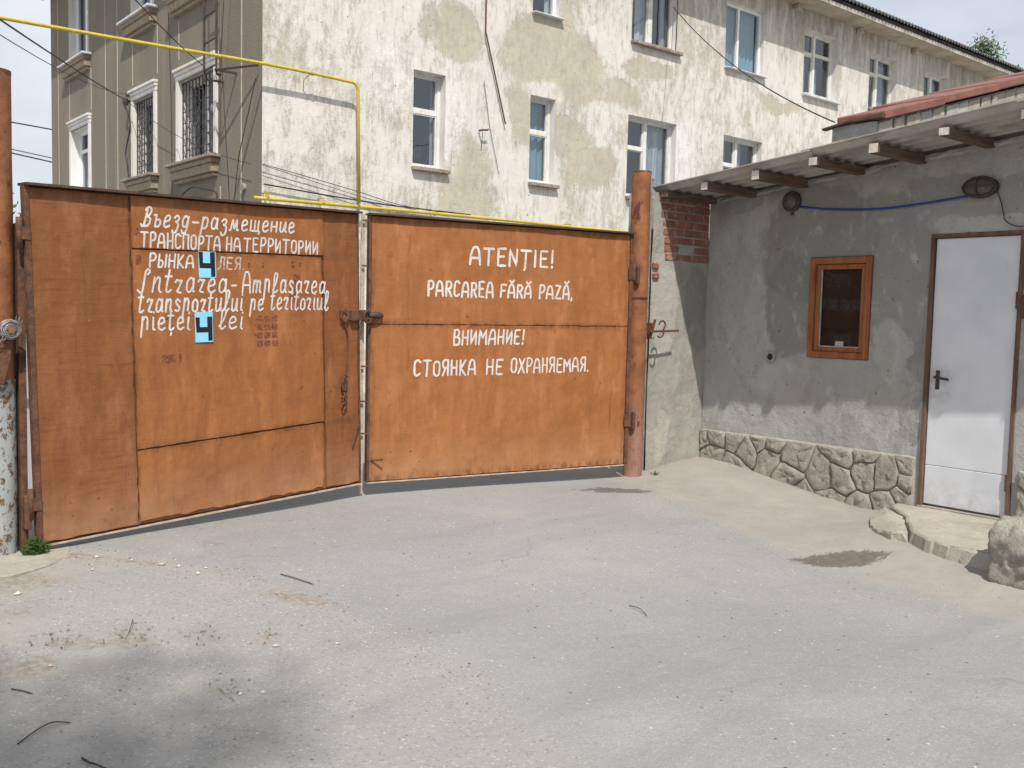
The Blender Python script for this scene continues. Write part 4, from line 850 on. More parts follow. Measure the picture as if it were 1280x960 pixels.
for k in range(38):
    a0 = random.uniform(0, 6.28); rr = random.uniform(.008, .058); tl = random.uniform(-.5, .5); yy = random.uniform(5.675, 5.71)
    kn.tube([(1.225+rr*math.cos(a0+q*.5), yy+.02*math.sin(q*.5+tl)*tl, 1.355+rr*.95*math.sin(a0+q*.5)) for q in range(random.randint(9, 14))], .0028, 4)
for k in range(9):
    a0 = random.uniform(0, 6.28); kn.tube([(1.225+.04*math.cos(a0), 5.69, 1.355+.04*math.sin(a0)), (1.225+.078*math.cos(a0+.3), 5.67, 1.355+.075*math.sin(a0+.3))], .002, 4)
obj('wire_knot', kn, 'wire_steel', lp)
ch = MB()
for s_ in (0, math.pi): ch.tube([(1.21-.0105*q+.006*math.cos(q*1.3+s_), 5.69+.006*math.sin(q*1.3+s_), 1.31-.0005*q*q-.004*q) for q in range(16)], .0028, 4)
obj('twisted_wire', ch, 'wire_steel', lp)

# ------------------------------------------------------------------ gatehouse
XG = 7.2; Y5 = 5.89
gh = thing('gatehouse', (XG, Y5, 0), 'low grey plastered gatehouse with corrugated roof right of the gate', 'gatehouse')
fg = lambda u, z, d: (XG+d, u, z)
GH = [(4.21, 4.785, 1.19, 2.035), (3.045, 3.735, .06, 2.178)]
roofz = lambda y: 2.63+.090*(5.9-y)
mb = MB()
U = sorted({-.4, Y5, *np.arange(-.3, 5.85, .1).round(3).tolist(), 4.21, 4.785, 3.045, 3.735}); Zc = sorted({-.3, *np.arange(-.2, 2.6, .1).round(3).tolist(), 1.19, 2.035, .06, 2.178, 2.6})
def gwob(y, z): return .012*mn.noise(Vector((y*1.3, z*1.3, 2.)))+.004*mn.noise(Vector((y*6, z*6, 5.)))
for i in range(len(U)-1):
    for j in range(len(Zc)-1):
        a, b, c, d = U[i], U[i+1], Zc[j], Zc[j+1]; cu_, cz = (a+b)/2, (c+d)/2
        if any(h[0] < cu_ < h[1] and h[2] < cz < h[3] for h in GH): continue
        top = j == len(Zc)-2; t0 = roofz(a)-.045 if top else d; t1 = roofz(b)-.045 if top else d
        mb.add([(XG+gwob(a, c), a, c), (XG+gwob(b, c), b, c), (XG+gwob(b, d), b, t1), (XG+gwob(a, d), a, t0)], [(0, 1, 2, 3)])
reveals(mb, lambda u, z, d: (XG+gwob(u, z)+d, u, z), GH, .14)
mb.add([(XG, -.4, -.3), (11, -.4, -.3), (11, -.4, 3.1), (XG, -.4, 3.1)], [(0, 1, 2, 3)])
bm_wall = obj('front_wall', mb, 'gatehouse_plaster', gh, smooth=False, label='patchy grey cement plaster front wall')
# plinth with crazy stones
mb = MB().box(XG-.016, XG+.02, 3.772, Y5-.002, -.3, .465); obj('plinth', mb, 'sandy_concrete', gh, bev=.012)
mb = MB().box(XG-.016, XG+.02, -.4, 3.0, -.3, .465); obj('plinth', mb, 'sandy_concrete', gh, bev=.012)
def clip(poly, px_, py_, nx_, ny_):
    out = []
    for i in range(len(poly)):
        a = poly[i]; b = poly[(i+1) % len(poly)]; da = (a[0]-px_)*nx_+(a[1]-py_)*ny_; db = (b[0]-px_)*nx_+(b[1]-py_)*ny_
        if da <= 0: out.append(a)
        if da*db < 0: t = da/(da-db); out.append((a[0]+(b[0]-a[0])*t, a[1]+(b[1]-a[1])*t))
    return out
def stones(y0, y1, zlo, zhi, n, seed):
    rg_ = random.Random(seed); seeds = []
    while len(seeds) < n:
        c = (rg_.uniform(y0, y1), rg_.uniform(zlo-.05, zhi))
        if all(math.hypot(c[0]-s[0], (c[1]-s[1])*1.2) > .118 for s in seeds): seeds.append(c)
    for i, s in enumerate(seeds):
        p = [(y0, zlo), (y1, zlo), (y1, zhi), (y0, zhi)]
        for k, t in enumerate(seeds):
            if k != i:
                mx_, my_ = (s[0]+t[0])/2, (s[1]+t[1])/2; dx, dy_ = t[0]-s[0], t[1]-s[1]; p = clip(p, mx_, my_, dx, dy_)
                if len(p) < 3: break
        if len(p) < 3: continue
        cx_ = sum(q[0] for q in p)/len(p); cz = sum(q[1] for q in p)/len(p)
        ring = []
        for a, b in zip(p, p[1:]+p[:1]):
            nn = max(1, int(math.hypot(b[0]-a[0], b[1]-a[1])/.05))
            for q in range(nn): ring.append((a[0]+(b[0]-a[0])*q/nn, a[1]+(b[1]-a[1])*q/nn))
        R_ = len(ring); mb = MB(); hgt = rg_.uniform(.006, .022)
        for sc, dep in ((1.0, 0), (.955, .75), (.8, .95), (.55, 1.1), (.3, 1.0)):
            for (a, b) in ring:
                d_ = math.hypot(a-cx_, b-cz) or 1; sh = max(0, (d_*sc-.004))/d_ if sc == 1.0 else sc*max(0, d_-.004)/d_
                yy = cx_+(a-cx_)*sh+.010*mn.noise(Vector((a*22, b*22, 1)))*(sc > .6); zz = cz+(b-cz)*sh+.010*mn.noise(Vector((a*22, b*22, 8)))*(sc > .6)
                mb.v.append((XG-.026-hgt*dep*(1+.8*mn.noise(Vector((yy*13, zz*17, seed))))-.018*mn.noise(Vector((yy*34, zz*44, 3)))*dep, yy, zz))
        mb.v.append((XG-.026-hgt*rg_.uniform(.7, 1.3), cx_, cz))
        for r_ in range(4):
            for k in range(R_): mb.f.append((r_*R_+k, r_*R_+(k+1) % R_, (r_+1)*R_+(k+1) % R_, (r_+1)*R_+k))
        for k in range(R_): mb.f.append((4*R_+k, 4*R_+(k+1) % R_, 5*R_))
        obj('stone', mb, 'stone', gh, smooth=True)
stones(3.775, 5.88, -.14, .462, 34, 5); stones(2.2, 2.995, -.1, .462, 12, 6)
# return wall (toward the post): rough concrete with bricks on top
mb = MB(); XE = 6.43
pw = lambda x, z, d: (x, Y5+d, z)
def rw(x, z): return .012*mn.noise(Vector((x*3, z*3, 9)))
U = np.linspace(XE, XG, 12).tolist(); Zc = np.linspace(-.2, 2.62, 34).tolist()
for i in range(len(U)-1):
    for j in range(len(Zc)-1):
        a, b, c, d = U[i], U[i+1], Zc[j], Zc[j+1]
        if j == len(Zc)-2: d = roofz(Y5)-.03
        mb.add([(a, Y5+rw(a, c), c), (b, Y5+rw(b, c), c), (b, Y5+rw(b, d), d), (a, Y5+rw(a, d), d)], [(0, 1, 2, 3)])
mb.add([(XE, Y5+.02, -.2), (XE, Y5+.3, -.2), (XE, Y5+.3, 2.6), (XE, Y5+.02, 2.6)], [(0, 1, 2, 3)]); mb.add([(XE, Y5+.3, -.2), (11, Y5+.3, -.2), (11, Y5+.3, 2.6), (XE, Y5+.3, 2.6)], [(0, 1, 2, 3)])
obj('side_wall', mb, 'rough_concrete', gh, label='rough concrete return wall beside the gate post')
for r_ in range(8):
    z = 2.005+r_*.0735; off = .125*(r_ % 2)
    xl = 6.60-.012*r_+random.uniform(-.03, .02)
    bk = [xl]; x = 6.72+off-.25
    while x < XG:
        if x > xl+.05: bk.append(x)
        x += .25
    bk.append(XG-.004)
    for a, b in zip(bk, bk[1:]):
        p = random.uniform(.004, .012); obj('brick', MB().box(a+.005, b-.006, Y5-p, Y5+.03, z+.005+random.uniform(0, .003), z+.0665), 'brick', gh, bev=.004)
for a, z in ((6.435, 1.93), (6.44, 1.84)): obj('brick', MB().box(a, a+.075, Y5-.02, Y5+.03, z, z+.05), 'brick', gh, bev=.006)
# timber plate, purlins, sheets
obj('wall_plate', MB().box(6.50, 7.19, 5.80, 5.875, 2.555, 2.605), 'beam_wood', gh, bev=.004)
for k, y in enumerate((5.40, 4.88, 4.35, 3.85, 3.335, 2.80, 2.28, 1.75, 1.2, .7)):
    zt = roofz(y)-.026; x0_ = 6.51+random.uniform(-.01, .02); hh = random.uniform(.055, .075)
    bmn = obj('roof_beam', MB().box(x0_, 8.8, y-.036, y+.036, zt-hh, zt), 'beam_wood', gh, bev=.004)
    obj('beam_end', MB().box(x0_-.004, x0_+.002, y-.033, y+.033, zt-hh+.003, zt-.003), 'beam_end', bmn)
def sheet(y0, y1, x0_, x1_, lift):
    mb = MB(); n = int((x1_-x0_)/.018)
    for th in (0, .008):
        mb.grid(n, 3, lambda s, t: (x0_+(x1_-x0_)*s, y0+(y1-y0)*t, roofz(y0+(y1-y0)*t)+lift+th+.024*math.sin((x0_+(x1_-x0_)*s)/.15*6.2832)))
    q = n+1
    for row in (0, 3): 
        for i in range(n): a = row*q+i; mb.f.append((a, a+1, a+1+4*q, a+4*q))
    for i in (0, n):
        for r_ in range(3): a = r_*q+i; mb.f.append((a, a+q, a+q+4*q, a+4*q))
    return mb
yy = [5.97, 4.45, 2.85, 1.25, -.4]
for k in range(4):
    obj('roof_sheet', sheet(yy[k+1]-.08, yy[k], 6.475+.012*(k % 2), 7.55, .0+.011*(k % 2)), 'sheet', gh)
    obj('roof_sheet', sheet(yy[k+1]-.08, yy[k], 7.52, 8.6, .022+.011*(k % 2)), 'sheet', gh)
    obj('roof_sheet', sheet(yy[k+1]-.08, yy[k], 8.57, 11.0, .044+.011*(k % 2)), 'sheet', gh)
# ragged mortar below the sheets on the wall head
mb = MB(); mb.grid(80, 2, lambda s, t: (XG-.012-.03*abs(mn.noise(Vector((s*40, t*3, 3)))), -.3+6.15*s, roofz(-.3+6.15*s)-.06-.045*t*(1+mn.noise(Vector((s*30, 1, 1))))+.02)); obj('mortar_bed', mb, 'gatehouse_plaster', gh)
# window
fv = 'frame_varnish'; yA, yB, zA, zB = 4.215, 4.780, 1.195, 2.03
mb = MB().box(XG-.02, XG+.05, yA, yA+.05, zA, zB).box(XG-.02, XG+.05, yB-.05, yB, zA, zB).box(XG-.02, XG+.05, yA+.05, yB-.05, zA, zA+.05).box(XG-.02, XG+.05, yA+.05, yB-.05, zB-.055, zB)
gw = obj('window', mb, fv, gh, bev=.003)
sash = MB().box(XG, XG+.04, yA+.052, yA+.095, zA+.052, zB-.058).box(XG, XG+.04, yB-.095, yB-.052, zA+.052, zB-.058).box(XG, XG+.04, yA+.096, yB-.096, zA+.052, zA+.09).box(XG, XG+.04, yA+.096, yB-.096, zB-.10, zB-.058)
obj('sash', sash, fv, gw, bev=.003)
obj('pane', MB().add([(XG+.02, yA+.09, zA+.085), (XG+.02, yB-.09, zA+.085), (XG+.02, yB-.09, zB-.09), (XG+.02, yA+.09, zB-.09)], [(0, 1, 2, 3)]), 'dusty_glass', gw)
obj('window_backing', MB().box(XG+.045, XG+.06, yA+.05, yB-.05, zA+.05, zB-.055), 'dark_fill', gw)  # plain solid dark panel behind the pane
obj('paper_note', MB().box(XG+.012, XG+.018, 4.455, 4.53, 1.285, 1.335), 'paper', gw)
obj('putty', MB().box(XG+.008, XG+.019, yA+.096, yB-.096, zA+.088, zA+.10).box(XG+.008, XG+.019, yB-.104, yB-.096, zA+.1, zB-.1), 'paper', gw)
for z in (1.93, 1.28): obj('hinge', MB().tube([(XG-.004, yB-.052, z-.03), (XG-.004, yB-.052, z+.03)], .006, 6), 'dark_metal', gw)
# door
mb = MB().box(XG-.015, XG+.09, 3.706, 3.735, .06, 2.178).box(XG-.015, XG+.09, 3.045, 3.075, .06, 2.178).box(XG-.015, XG+.09, 3.075, 3.706, 2.148, 2.178)
df = obj('door_frame', mb, 'frame_old', gh, bev=.003)
dr = obj('door', MB().box(XG+.012, XG+.05, 3.083, 3.702, .415, 2.143), 'door_white', gh, bev=.004)
obj('kick_panel', MB().box(XG+.012, XG+.05, 3.083, 3.702, .112, .4125), 'door_white', dr, bev=.004)
obj('handle_plate', MB().box(XG+.004, XG+.014, 3.622, 3.652, 1.0, 1.145), 'dark_metal', dr, bev=.003)
obj('handle', MB().tube([(XG+.008, 3.637, 1.095), (XG-.04, 3.637, 1.095), (XG-.045, 3.60, 1.09), (XG-.04, 3.53, 1.083)], .0105, 8), 'dark_metal', dr, smooth=True)
obj('hinge', MB().tube([(XG-.004, 3.080, 1.62), (XG-.004, 3.080, 1.74)], .011, 8), 'rust_brown', dr); obj('hinge', MB().tube([(XG-.004, 3.080, .30), (XG-.004, 3.080, .42)], .011, 8), 'rust_brown', dr)
obj('threshold', MB().box(XG-.02, XG+.12, 3.045, 3.735, .05, .095), 'sandy_concrete', gh)
# upper gable behind the roof
GY = 6.0; gxc = 10.24
slope_ = .295
gf = lambda x: 3.765+.27*(x-gxc)
mb = MB().prism([(gxc, 2.6), (16.5, 2.6), (16.5, gf(16.5)), (gxc, gf(gxc))], lambda x, z, d: (x, GY+.05+d, z), 0, .5)
obj('gable_wall', mb, 'block_grey', gh, label='grey mortared gable behind the corrugated roof')
x = gxc+.03
while x < 14.5:             # rough blocks and mortar smears under the coping
    bw = random.uniform(.13, .34); z1_ = gf(x)-.015; hb = random.uniform(.12, .30); q = random.uniform(-.03, .03)
    obj('gable_block', MB().prism([(x+q*.4, z1_-hb), (x+bw*.5, z1_-hb+random.uniform(-.04, .04)), (x+bw-.015, z1_-hb+random.uniform(-.02, .06)), (x+bw-.02+q, z1_+bw*.5*.27), (x+bw-.03, z1_+bw*.27), (x, z1_)], lambda a, b, d: (a, GY+.052-d, b), 0, random.uniform(.01, .05)), 'stone' if random.random() < .7 else 'block_grey', gh, bev=.008)
    x += bw+random.uniform(.0, .04)
obj('gable_block', MB().box(gxc-.012, gxc+.5, GY+.042, GY+.60, 2.7, 3.778), 'block_grey', gh, bev=.012, label='grey plastered block at the low end of the gable')
segs = [(gxc+.02, 11.6), (11.57, 13.0), (12.97, 14.6), (14.57, 16.6)]
for k, (a, b) in enumerate(segs):
    la, lb = gf(a)+.016+.018*k, gf(b)+.016+.018*k
    obj('coping_sheet', MB().prism([(a, la), (b, lb), (b, lb+.095), (a, la+.095)], lambda x, z, d: (x, GY-.06+.002*k+d, z), 0, .62 if k == 0 else .95), 'red_metal', gh, bev=.01)
obj('coping_sheet', MB().prism([(GY-.065, 3.79), (GY+.35, 3.785), (GY+.70, 3.74), (GY+.70, 3.765), (GY+.35, 3.815), (GY-.065, 3.845)], lambda y, z, d: (gxc-.07+d, y, z), 0, .088), 'lip_dark', gh, bev=.006)

# lamps, cable, wall hole
def lathe(pts, cen, n=20, axis=-1):   # axis along -X
    mb = MB(); R_ = [(cen[0]-d, r) for d, r in pts]
    mb.grid(n, len(pts)-1, lambda s, t: (lambda q: (R_[q][0], cen[1]+R_[q][1]*math.cos(s*6.28319), cen[2]+R_[q][1]*math.sin(s*6.28319)))(int(round(t*(len(pts)-1))))); return mb
la = thing('wall_lamp', (XG, 4.985, 2.515), 'small round bulkhead lamp on the gatehouse wall near the roof corner', 'lamp')
obj('lamp_housing', lathe([(0, .085), (.035, .088), (.05, .075), (.04, .066)], (XG-.004, 4.985, 2.515)), 'lamp_housing', la, smooth=True)
obj('lamp_cover', lathe([(.03, .072), (.06, .062), (.08, .035), (.086, .001)], (XG-.004, 4.985, 2.515)), 'lamp_glass', la, smooth=True)
obj('lamp_stub', MB().tube([(XG-.02, 4.985, 2.44), (XG-.02, 4.98, 2.40)], .012, 6), 'lamp_housing', la)
lb = thing('wall_lamp', (XG, 3.375, 2.50), 'oval caged bulkhead lamp on the gatehouse wall above the white door', 'lamp')
def oval(pts, n=28): 
    mb = MB(); mb.grid(n, len(pts)-1, lambda s, t: (lambda q: (XG-.004-pts[q][0], 3.375+pts[q][1]*math.cos(s*6.28319), 2.50+pts[q][2]*math.sin(s*6.28319)))(int(round(t*(len(pts)-1))))); return mb
obj('lamp_housing', oval([(0, .125, .078), (.05, .128, .08), (.062, .118, .07), (.05, .108, .06)]), 'lamp_housing', lb, smooth=True)
obj('lamp_cover', oval([(.045, .112, .064), (.075, .09, .05), (.095, .05, .028), (.10, .001, .001)]), 'lamp_glass', lb, smooth=True)
obj('lamp_cage', MB().tube([(XG-.06, 3.25, 2.50), (XG-.105, 3.31, 2.50), (XG-.115, 3.375, 2.50), (XG-.105, 3.44, 2.50), (XG-.06, 3.50, 2.50)], .007, 5).tube([(XG-.06, 3.375, 2.43), (XG-.11, 3.375, 2.47), (XG-.11, 3.375, 2.53), (XG-.06, 3.375, 2.57)], .007, 5), 'lamp_housing', lb)
cpts = catmull([(XG-.02, 4.90, 2.465), (XG-.02, 4.6, 2.425), (XG-.02, 4.18, 2.400), (XG-.02, 3.85, 2.413), (XG-.02, 3.62, 2.432), (XG-.03, 3.47, 2.443)], 6)
meta(obj('cable', MB().tube(cpts, .0085, 7), 'blue_cable', loc=cpts[0], smooth=True), 'blue cable strung between the two lamps on the gatehouse wall', 'cable')
wp = catmull([(XG-.02, 3.26, 2.47), (XG-.018, 3.22, 2.36), (XG-.016, 3.19, 2.25), (XG-.02, 3.10, 2.205), (XG-.02, 3.02, 2.21)], 5)
meta(obj('cable', MB().tube(wp, .004, 5), 'wire_black', loc=wp[0]), 'thin dark cable hanging from the oval lamp to the door frame', 'cable')
sk = thing('socket_hole', (XG, 5.155, 1.175), 'broken open junction box in the grey wall left of the small window', 'junction box')
obj('box_ring', lathe([(-.03, .028), (.006, .030), (.008, .048), (0, .055)], (XG-.004, 5.155, 1.175), 14), 'rough_concrete', sk, smooth=True)
obj('hole_shade', MB().tube([(XG+.02, 5.155, 1.175), (XG-.006, 5.155, 1.175)], .029, 12), 'dark_fill', sk)  # dark plug standing in for the shaded hollow of the box
obj('loose_wire', MB().tube([(XG-.005, 5.16, 1.17), (XG-.03, 5.15, 1.18), (XG-.02, 5.13, 1.20)], .004, 5), 'wire_black', sk)
obj('latch_hook', MB().box(XG-.03, XG-.012, 3.022, 3.038, 1.55, 1.72), 'rust_brown', gh)

# ------------------------------------------------------------------ doorstep and concrete lump
def slab(poly, zt, zb, seed, mat, **kw):
    rg_ = random.Random(seed); ring = []
    for a, b in zip(poly, poly[1:]+poly[:1]):
        nn = max(1, int(math.dist(a, b)/.04))
        for q in range(nn): ring.append((a[0]+(b[0]-a[0])*q/nn+rg_.uniform(-.008, .008), a[1]+(b[1]-a[1])*q/nn+rg_.uniform(-.008, .008)))
    n = len(ring); cx_ = sum(p[0] for p in ring)/n; cy_ = sum(p[1] for p in ring)/n; mb = MB()
    for sc, z in ((1.02, zb), (1.03, (zt+zb)/2), (1.0, zt-.012), (.975, zt), (.8, zt+.002), (.4, zt+.003)):
        for (a, b) in ring: 
            k = mn.noise(Vector((a*16, b*16, z*50)))*.026+mn.noise(Vector((a*40, b*40, z*90)))*.012 if z < zt-.005 else mn.noise(Vector((a*3, b*3, 0)))*.004
            mb.v.append((cx_+(a-cx_)*sc+k, cy_+(b-cy_)*sc+k, z+(k*.5 if sc < 1 else 0)))
    mb.v.append((cx_, cy_, zt+.003))
    for r_ in range(5):
        for k in range(n): mb.f.append((r_*n+k, r_*n+(k+1) % n, (r_+1)*n+(k+1) % n, (r_+1)*n+k))
    for k in range(n): mb.f.append((5*n+k, 5*n+(k+1) % n, 6*n))
    return mb
st_ = thing('doorstep', (6.7, 3.2, 0), 'cracked pale concrete doorstep in front of the white door', 'step')
obj('step_slab', slab([(7.17, 3.90), (6.99, 3.84), (6.73, 3.57), (6.52, 3.45), (6.29, 3.29), (6.14, 3.12), (6.06, 2.9), (6.02, 2.6), (6.0, 2.0), (7.17, 2.0)], .088, -.1, 3, 'sandy_concrete'), 'sandy_concrete', st_, label='main slab of the step')
fg_ = slab([(7.0, 3.90), (6.76, 3.62), (6.55, 3.49), (6.30, 3.33), (6.26, 3.42), (6.34, 3.58), (6.52, 3.74), (6.75, 3.86)], .072, -.1, 4, 'sandy_concrete')
fg_.v = [(x, y, z if z < .0 else z-max(0, min(.075, ((y-3.2)-(x-6.2)*.75-.12)*.30))) for x, y, z in fg_.v]
obj('step_fragment', fg_, 'sandy_concrete', st_, label='cracked off outer corner of the step')
rk = MB()
cx_, cy_, cz = 6.03, 2.40, .14
def rockfn(s, t):
    th = s*2*math.pi; ph = (t-.5)*math.pi; d = Vector((math.cos(ph)*math.cos(th), math.cos(ph)*math.sin(th), math.sin(ph)))
    k = .72/max(abs(d.x)*1.0, abs(d.y)*1.0, abs(d.z)*1.0, .001)*.5+.5*.85
    p = Vector((d.x*.24*k, d.y*.28*k, d.z*.29*k)); nn = mn.noise(d*1.6+Vector((4, 1, 2)))*.05+mn.noise(d*4+Vector((1, 1, 2)))*.035+mn.noise(d*10)*.015+mn.noise(d*22)*.006
    return tuple(Vector((cx_, cy_, cz))+p*(1+nn*3.2))
rk.grid(72, 40, rockfn)
meta(obj('concrete_lump', rk, 'stone', loc=(6.05, 2.38, 0), smooth=True), 'rough broken concrete lump at the right edge beside the doorstep', 'boulder')

# ------------------------------------------------------------------ fence beyond the left post, only glimpsed
fw_ = thing('yard_fence', (1.05, 5.95, 0), 'rough concrete yard wall running off left behind the left gate post', 'wall')
obj('fence_wall', MB().box(-9, 1.06, 5.93, 6.13, -.2, 2.1), 'rough_concrete', fw_, bev=.01)

# ------------------------------------------------------------------ vegetation
def leafcloud(mb, c, rad, n, size, rng, clump=10):
    for _ in range(n//clump):
        while True:
            d = Vector((rng.uniform(-1, 1), rng.uniform(-1, 1), rng.uniform(-1, 1)))
            if .35 < d.length < 1: break
        cc = Vector(c)+Vector((d.x*rad[0], d.y*rad[1], d.z*rad[2]))
        for _ in range(clump):
            p = cc+Vector((rng.gauss(0, 1), rng.gauss(0, 1), rng.gauss(0, 1)))*size*2.2
            a = Vector((rng.uniform(-1, 1), rng.uniform(-1, 1), rng.uniform(-1, 1))).normalized(); b = a.orthogonal().normalized(); s_ = size*rng.uniform(.6, 1.2)
            mb.add([p-a*s_, p+b*s_*.45, p+a*s_, p-b*s_*.45], [(0, 1, 2, 3)])
def tree(loc, h, trunkr, crowns, nleaf, size, label, seed, group=None):
    rng = random.Random(seed); t = thing('tree', loc, label, 'tree', group=group); x, y, z = loc; top = Vector(crowns[0][0])
    tk = MB().tube(catmull([(x, y, z-.3), (x+rng.uniform(-.1, .1)*h*.1, y, z+h*.35), (top.x, top.y, top.z)], 6), [trunkr*(1-.05*i) for i in range(13)], 10)
    tr = obj('trunk', tk, 'bark', t, smooth=True); lf = MB()
    for c, rad in crowns:
        base = Vector((x, y, z+h*.42)).lerp(top, .2)
        lm = MB(); lm.tube([base, base.lerp(Vector(c), .5)+Vector((0, 0, .1)), Vector(c)], [trunkr*.45, trunkr*.3, trunkr*.12], 6)
        for _ in range(5): lm.tube([base.lerp(Vector(c), .7), Vector(c)+Vector((rng.uniform(-1, 1)*rad[0], rng.uniform(-1, 1)*rad[1], rng.uniform(-1, 1)*rad[2]))*.8], [trunkr*.15, trunkr*.05], 4)
        obj('limb', lm, 'bark', tr, smooth=True); leafcloud(lf, c, rad, nleaf//len(crowns), size, rng)
    obj('crown', lf, 'leaf_green', t)
tree((2.1, 13.3, 0), 3.0, .06, [((2.25, 13.3, 2.6), (.55, .5, .55)), ((1.8, 13.5, 2.2), (.6, .5, .5)), ((2.5, 13.2, 2.0), (.4, .4, .6))], 5200, .05, 'small green tree glimpsed between the left post and the gate', 3)
tree((38.3, 18, 0), 12, .25, [((37.2, 17.7, 11.55), (.35, .35, .55)), ((38.5, 18, 10.9), (.55, .5, .5)), ((39.9, 18, 10.9), (.7, .6, .55)), ((38.4, 18.2, 9.4), (1.3, 1, 1.2))], 5600, .095, 'leafy treetop showing above the roof at the upper right', 4)
tree((-6.4, -9.2, -.1), 14, .24, [((-4.4, -7.05, 16.2), (.75, .6, .6)), ((-5.2, -6.8, 16.6), (.75, .6, .6)), ((-6.0, -8.2, 17), (1.3, 1.2, 1.0))], 2300, .06, 'roadside tree behind the camera shading the near left of the yard', 6)
# weeds by the left gate hinge
rng = random.Random(2)
def tuft(loc, n, h, spread, name, label):
    mb = MB()
    for k in range(n):
        a = rng.uniform(0, 6.28); r = rng.uniform(0, spread); bx_, by_ = r*math.cos(a), r*math.sin(a)*.6; hh = h*rng.uniform(.4, 1)*(1-r/spread*.5); l = rng.uniform(.01, .05); aa = rng.uniform(0, 6.28)
        w_ = .0035
        mb.add([(bx_-w_, by_, -.01), (bx_+w_, by_, -.01), (bx_+l*.5*math.cos(aa)+w_*.7, by_+l*.5*math.sin(aa), hh*.6), (bx_+l*math.cos(aa), by_+l*math.sin(aa), hh)], [(0, 1, 2, 3)])
        for q in range(3):
            p = Vector((bx_+l*math.cos(aa)*q/3, by_+l*math.sin(aa)*q/3, hh*(.3+.25*q))); d = Vector((rng.uniform(-1, 1), rng.uniform(-1, 1), rng.uniform(-.2, .8))).normalized()*.012; e = d.orthogonal().normalized()*.005
            mb.add([p, p+d*.6+e, p+d*1.4, p+d*.6-e], [(0, 1, 2, 3)])
    mb.v = [(x+loc[0], y+loc[1], z+loc[2]) for x, y, z in mb.v]
    return meta(obj(name, mb, 'weed_green', loc=loc), label, 'weed')
tuft((1.345, 5.72, G(1.345, 5.72)), 190, .13, .055, 'weed_tuft', 'small green weed at the foot of the left gate hinge')
tuft((6.37, 5.72, G(6.37, 5.72)), 12, .04, .03, 'weed_tuft', 'few tiny sprigs beside the base of the right gate post')

# ------------------------------------------------------------------ litter on the ground
def stick(pts, r, label):
    r *= .62
    P = [(x, y, G(x, y)+r*.8+.003+dz) for x, y, dz in pts]
    meta(obj('twig', MB().tube(catmull(P, 4), [r]*(len(catmull(P, 4))-1)+[r*.4], 5), 'twig', loc=P[0]), label, 'twig', 'twigs lying on the asphalt')
stick([(.80, 3.70, 0), (.88, 3.755, .01), (.94, 3.78, .012), (1.0, 3.765, 0)], .0045, 'curved thin twig lying nearest the lower left corner')
stick([(.955, 3.47, 0), (.965, 3.41, .004), (.97, 3.385, .01), (1.01, 3.31, 0)], .006, 'thick bent twig close to the bottom edge at lower left')
stick([(2.37, 4.83, 0), (2.41, 4.73, .004), (2.46, 4.62, 0)], .0045, 'straight dark twig lying on the asphalt below the left gate leaf')
stick([(3.84, 3.60, 0), (3.83, 3.51, .012), (3.80, 3.43, 0)], .0035, 'single thin twig alone in the middle right of the asphalt')
stick([(.88, 4.16, 0), (.91, 4.12, .003), (.94, 4.08, 0)], .004, 'short dark twig at the left edge above the curved one')
stick([(1.43, 4.45, 0), (1.47, 4.52, .02), (1.50, 4.60, 0)], .0028, 'thin upright bent twig among green leaf scraps at left')
rng = random.Random(11); mb = MB()
def pebble(mb, x, y, s_):
    z = G(x, y); o = [Vector((1, 0, 0)), Vector((0, 1, 0)), Vector((-1, 0, 0)), Vector((0, -1, 0)), Vector((0, 0, .6)), Vector((0, 0, -.5))]; a = rng.uniform(0, 6.28)
    vs = []
    for d in o:
        d = d*s_*rng.uniform(.7, 1.3); vs.append((x+d.x*math.cos(a)-d.y*math.sin(a), y+d.x*math.sin(a)+d.y*math.cos(a), z+d.z+s_*.25))
    mb.add(vs, [(0, 1, 4), (1, 2, 4), (2, 3, 4), (3, 0, 4), (1, 0, 5), (2, 1, 5), (3, 2, 5), (0, 3, 5)])
mb2 = MB()
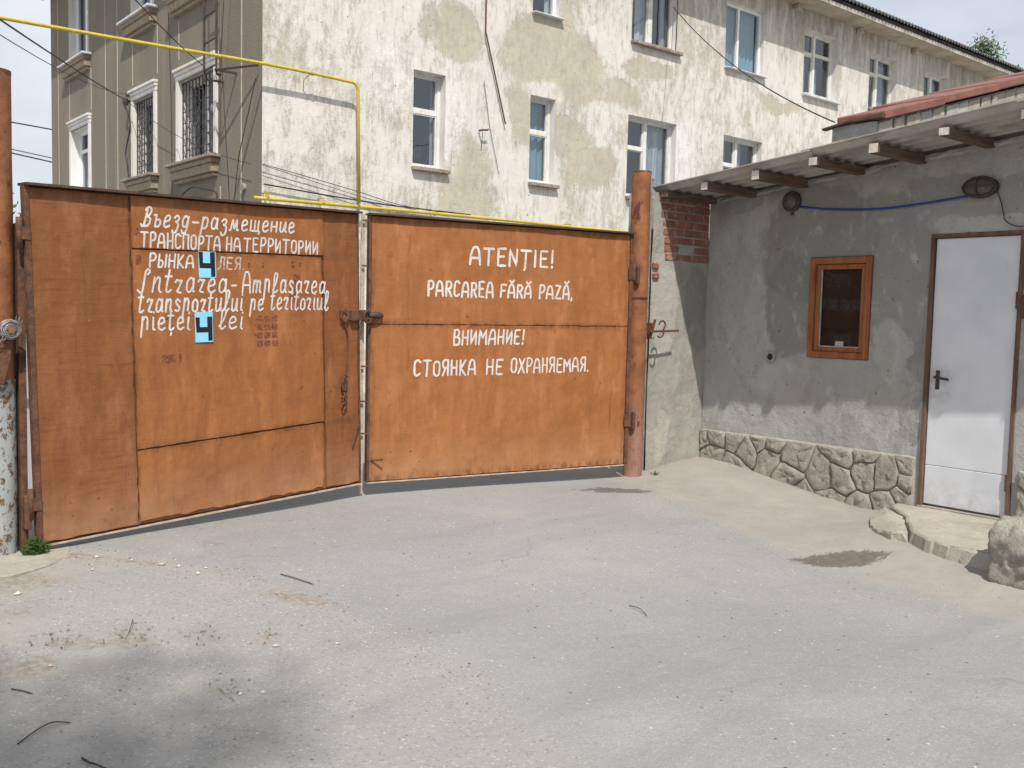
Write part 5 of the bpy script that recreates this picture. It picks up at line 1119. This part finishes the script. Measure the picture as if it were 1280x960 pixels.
for k in range(2300):
    if rng.random() < .42:
        i = rng.randrange(len(cl)-1); t = rng.random(); s_ = rng.gauss(0, .10); x = cl[i][0]+(cl[i+1][0]-cl[i][0])*t+s_; y = cl[i][1]+(cl[i+1][1]-cl[i][1])*t+rng.gauss(0, .10)
    elif rng.random() < .5: x = rng.uniform(.4, 2.6); y = rng.uniform(2.6, 5.6)
    elif rng.random() < .6: y = rng.uniform(1.5, 6.1); x = min(7.1, np.interp(y, [1, 2.9, 5, 6.1], [5, 5.2, 5.5, 5.7])+abs(rng.gauss(0, .6)))
    else: x = rng.uniform(.8, 6.5); y = rng.uniform(1.2, 5.8)
    pebble(mb if rng.random() < .6 else mb2, x, y, min(.012, abs(rng.gauss(.001, .0019))+.0013))
for (x, y, s_) in ((1.60, 5.50, .016), (1.74, 5.36, .014), (1.86, 5.23, .02), (1.93, 5.16, .017), (2.05, 5.08, .013), (1.98, 5.02, .015), (1.52, 5.30, .012), (1.12, 5.12, .022), (1.06, 4.30, .013), (1.70, 3.62, .014), (1.95, 4.02, .016), (2.2, 3.9, .012), (1.62, 3.66, .012)): pebble(mb, x, y, s_)
simple('pebble_pale', (.52, .49, .44), (.38, .35, .31), 3, world=True); simple('pebble_dark', (.12, .10, .085), (.2, .16, .13), 3, world=True)
obj('gravel', mb, 'pebble_pale', kind='stuff', label='pale loose grit scattered over the asphalt')
obj('gravel', mb2, 'pebble_dark', kind='stuff', label='dark crumbs of earth and bark scattered over the asphalt')
mb = MB()
for k in range(150):
    q = rng.choice([(1.42, 4.45), (1.42, 4.38), (1.15, 4.55), (2.0, 4.15), (1.7, 4.3), (1.62, 3.7)]); x = q[0]+rng.gauss(0, .06); y = q[1]+rng.gauss(0, .06); a = rng.uniform(0, 6.28); s_ = rng.uniform(.006, .014); z = G(x, y)+.006
    mb.add([(x+s_*math.cos(a), y+s_*math.sin(a), z), (x-s_*.3*math.sin(a), y+s_*.3*math.cos(a), z+.005), (x-s_*math.cos(a), y-s_*math.sin(a), z), (x+s_*.3*math.sin(a), y-s_*.3*math.cos(a), z+.003)], [(0, 1, 2, 3)])
obj('leaf_litter', mb, 'leaf_dry', kind='stuff', label='scraps of green and yellow leaf on the asphalt')
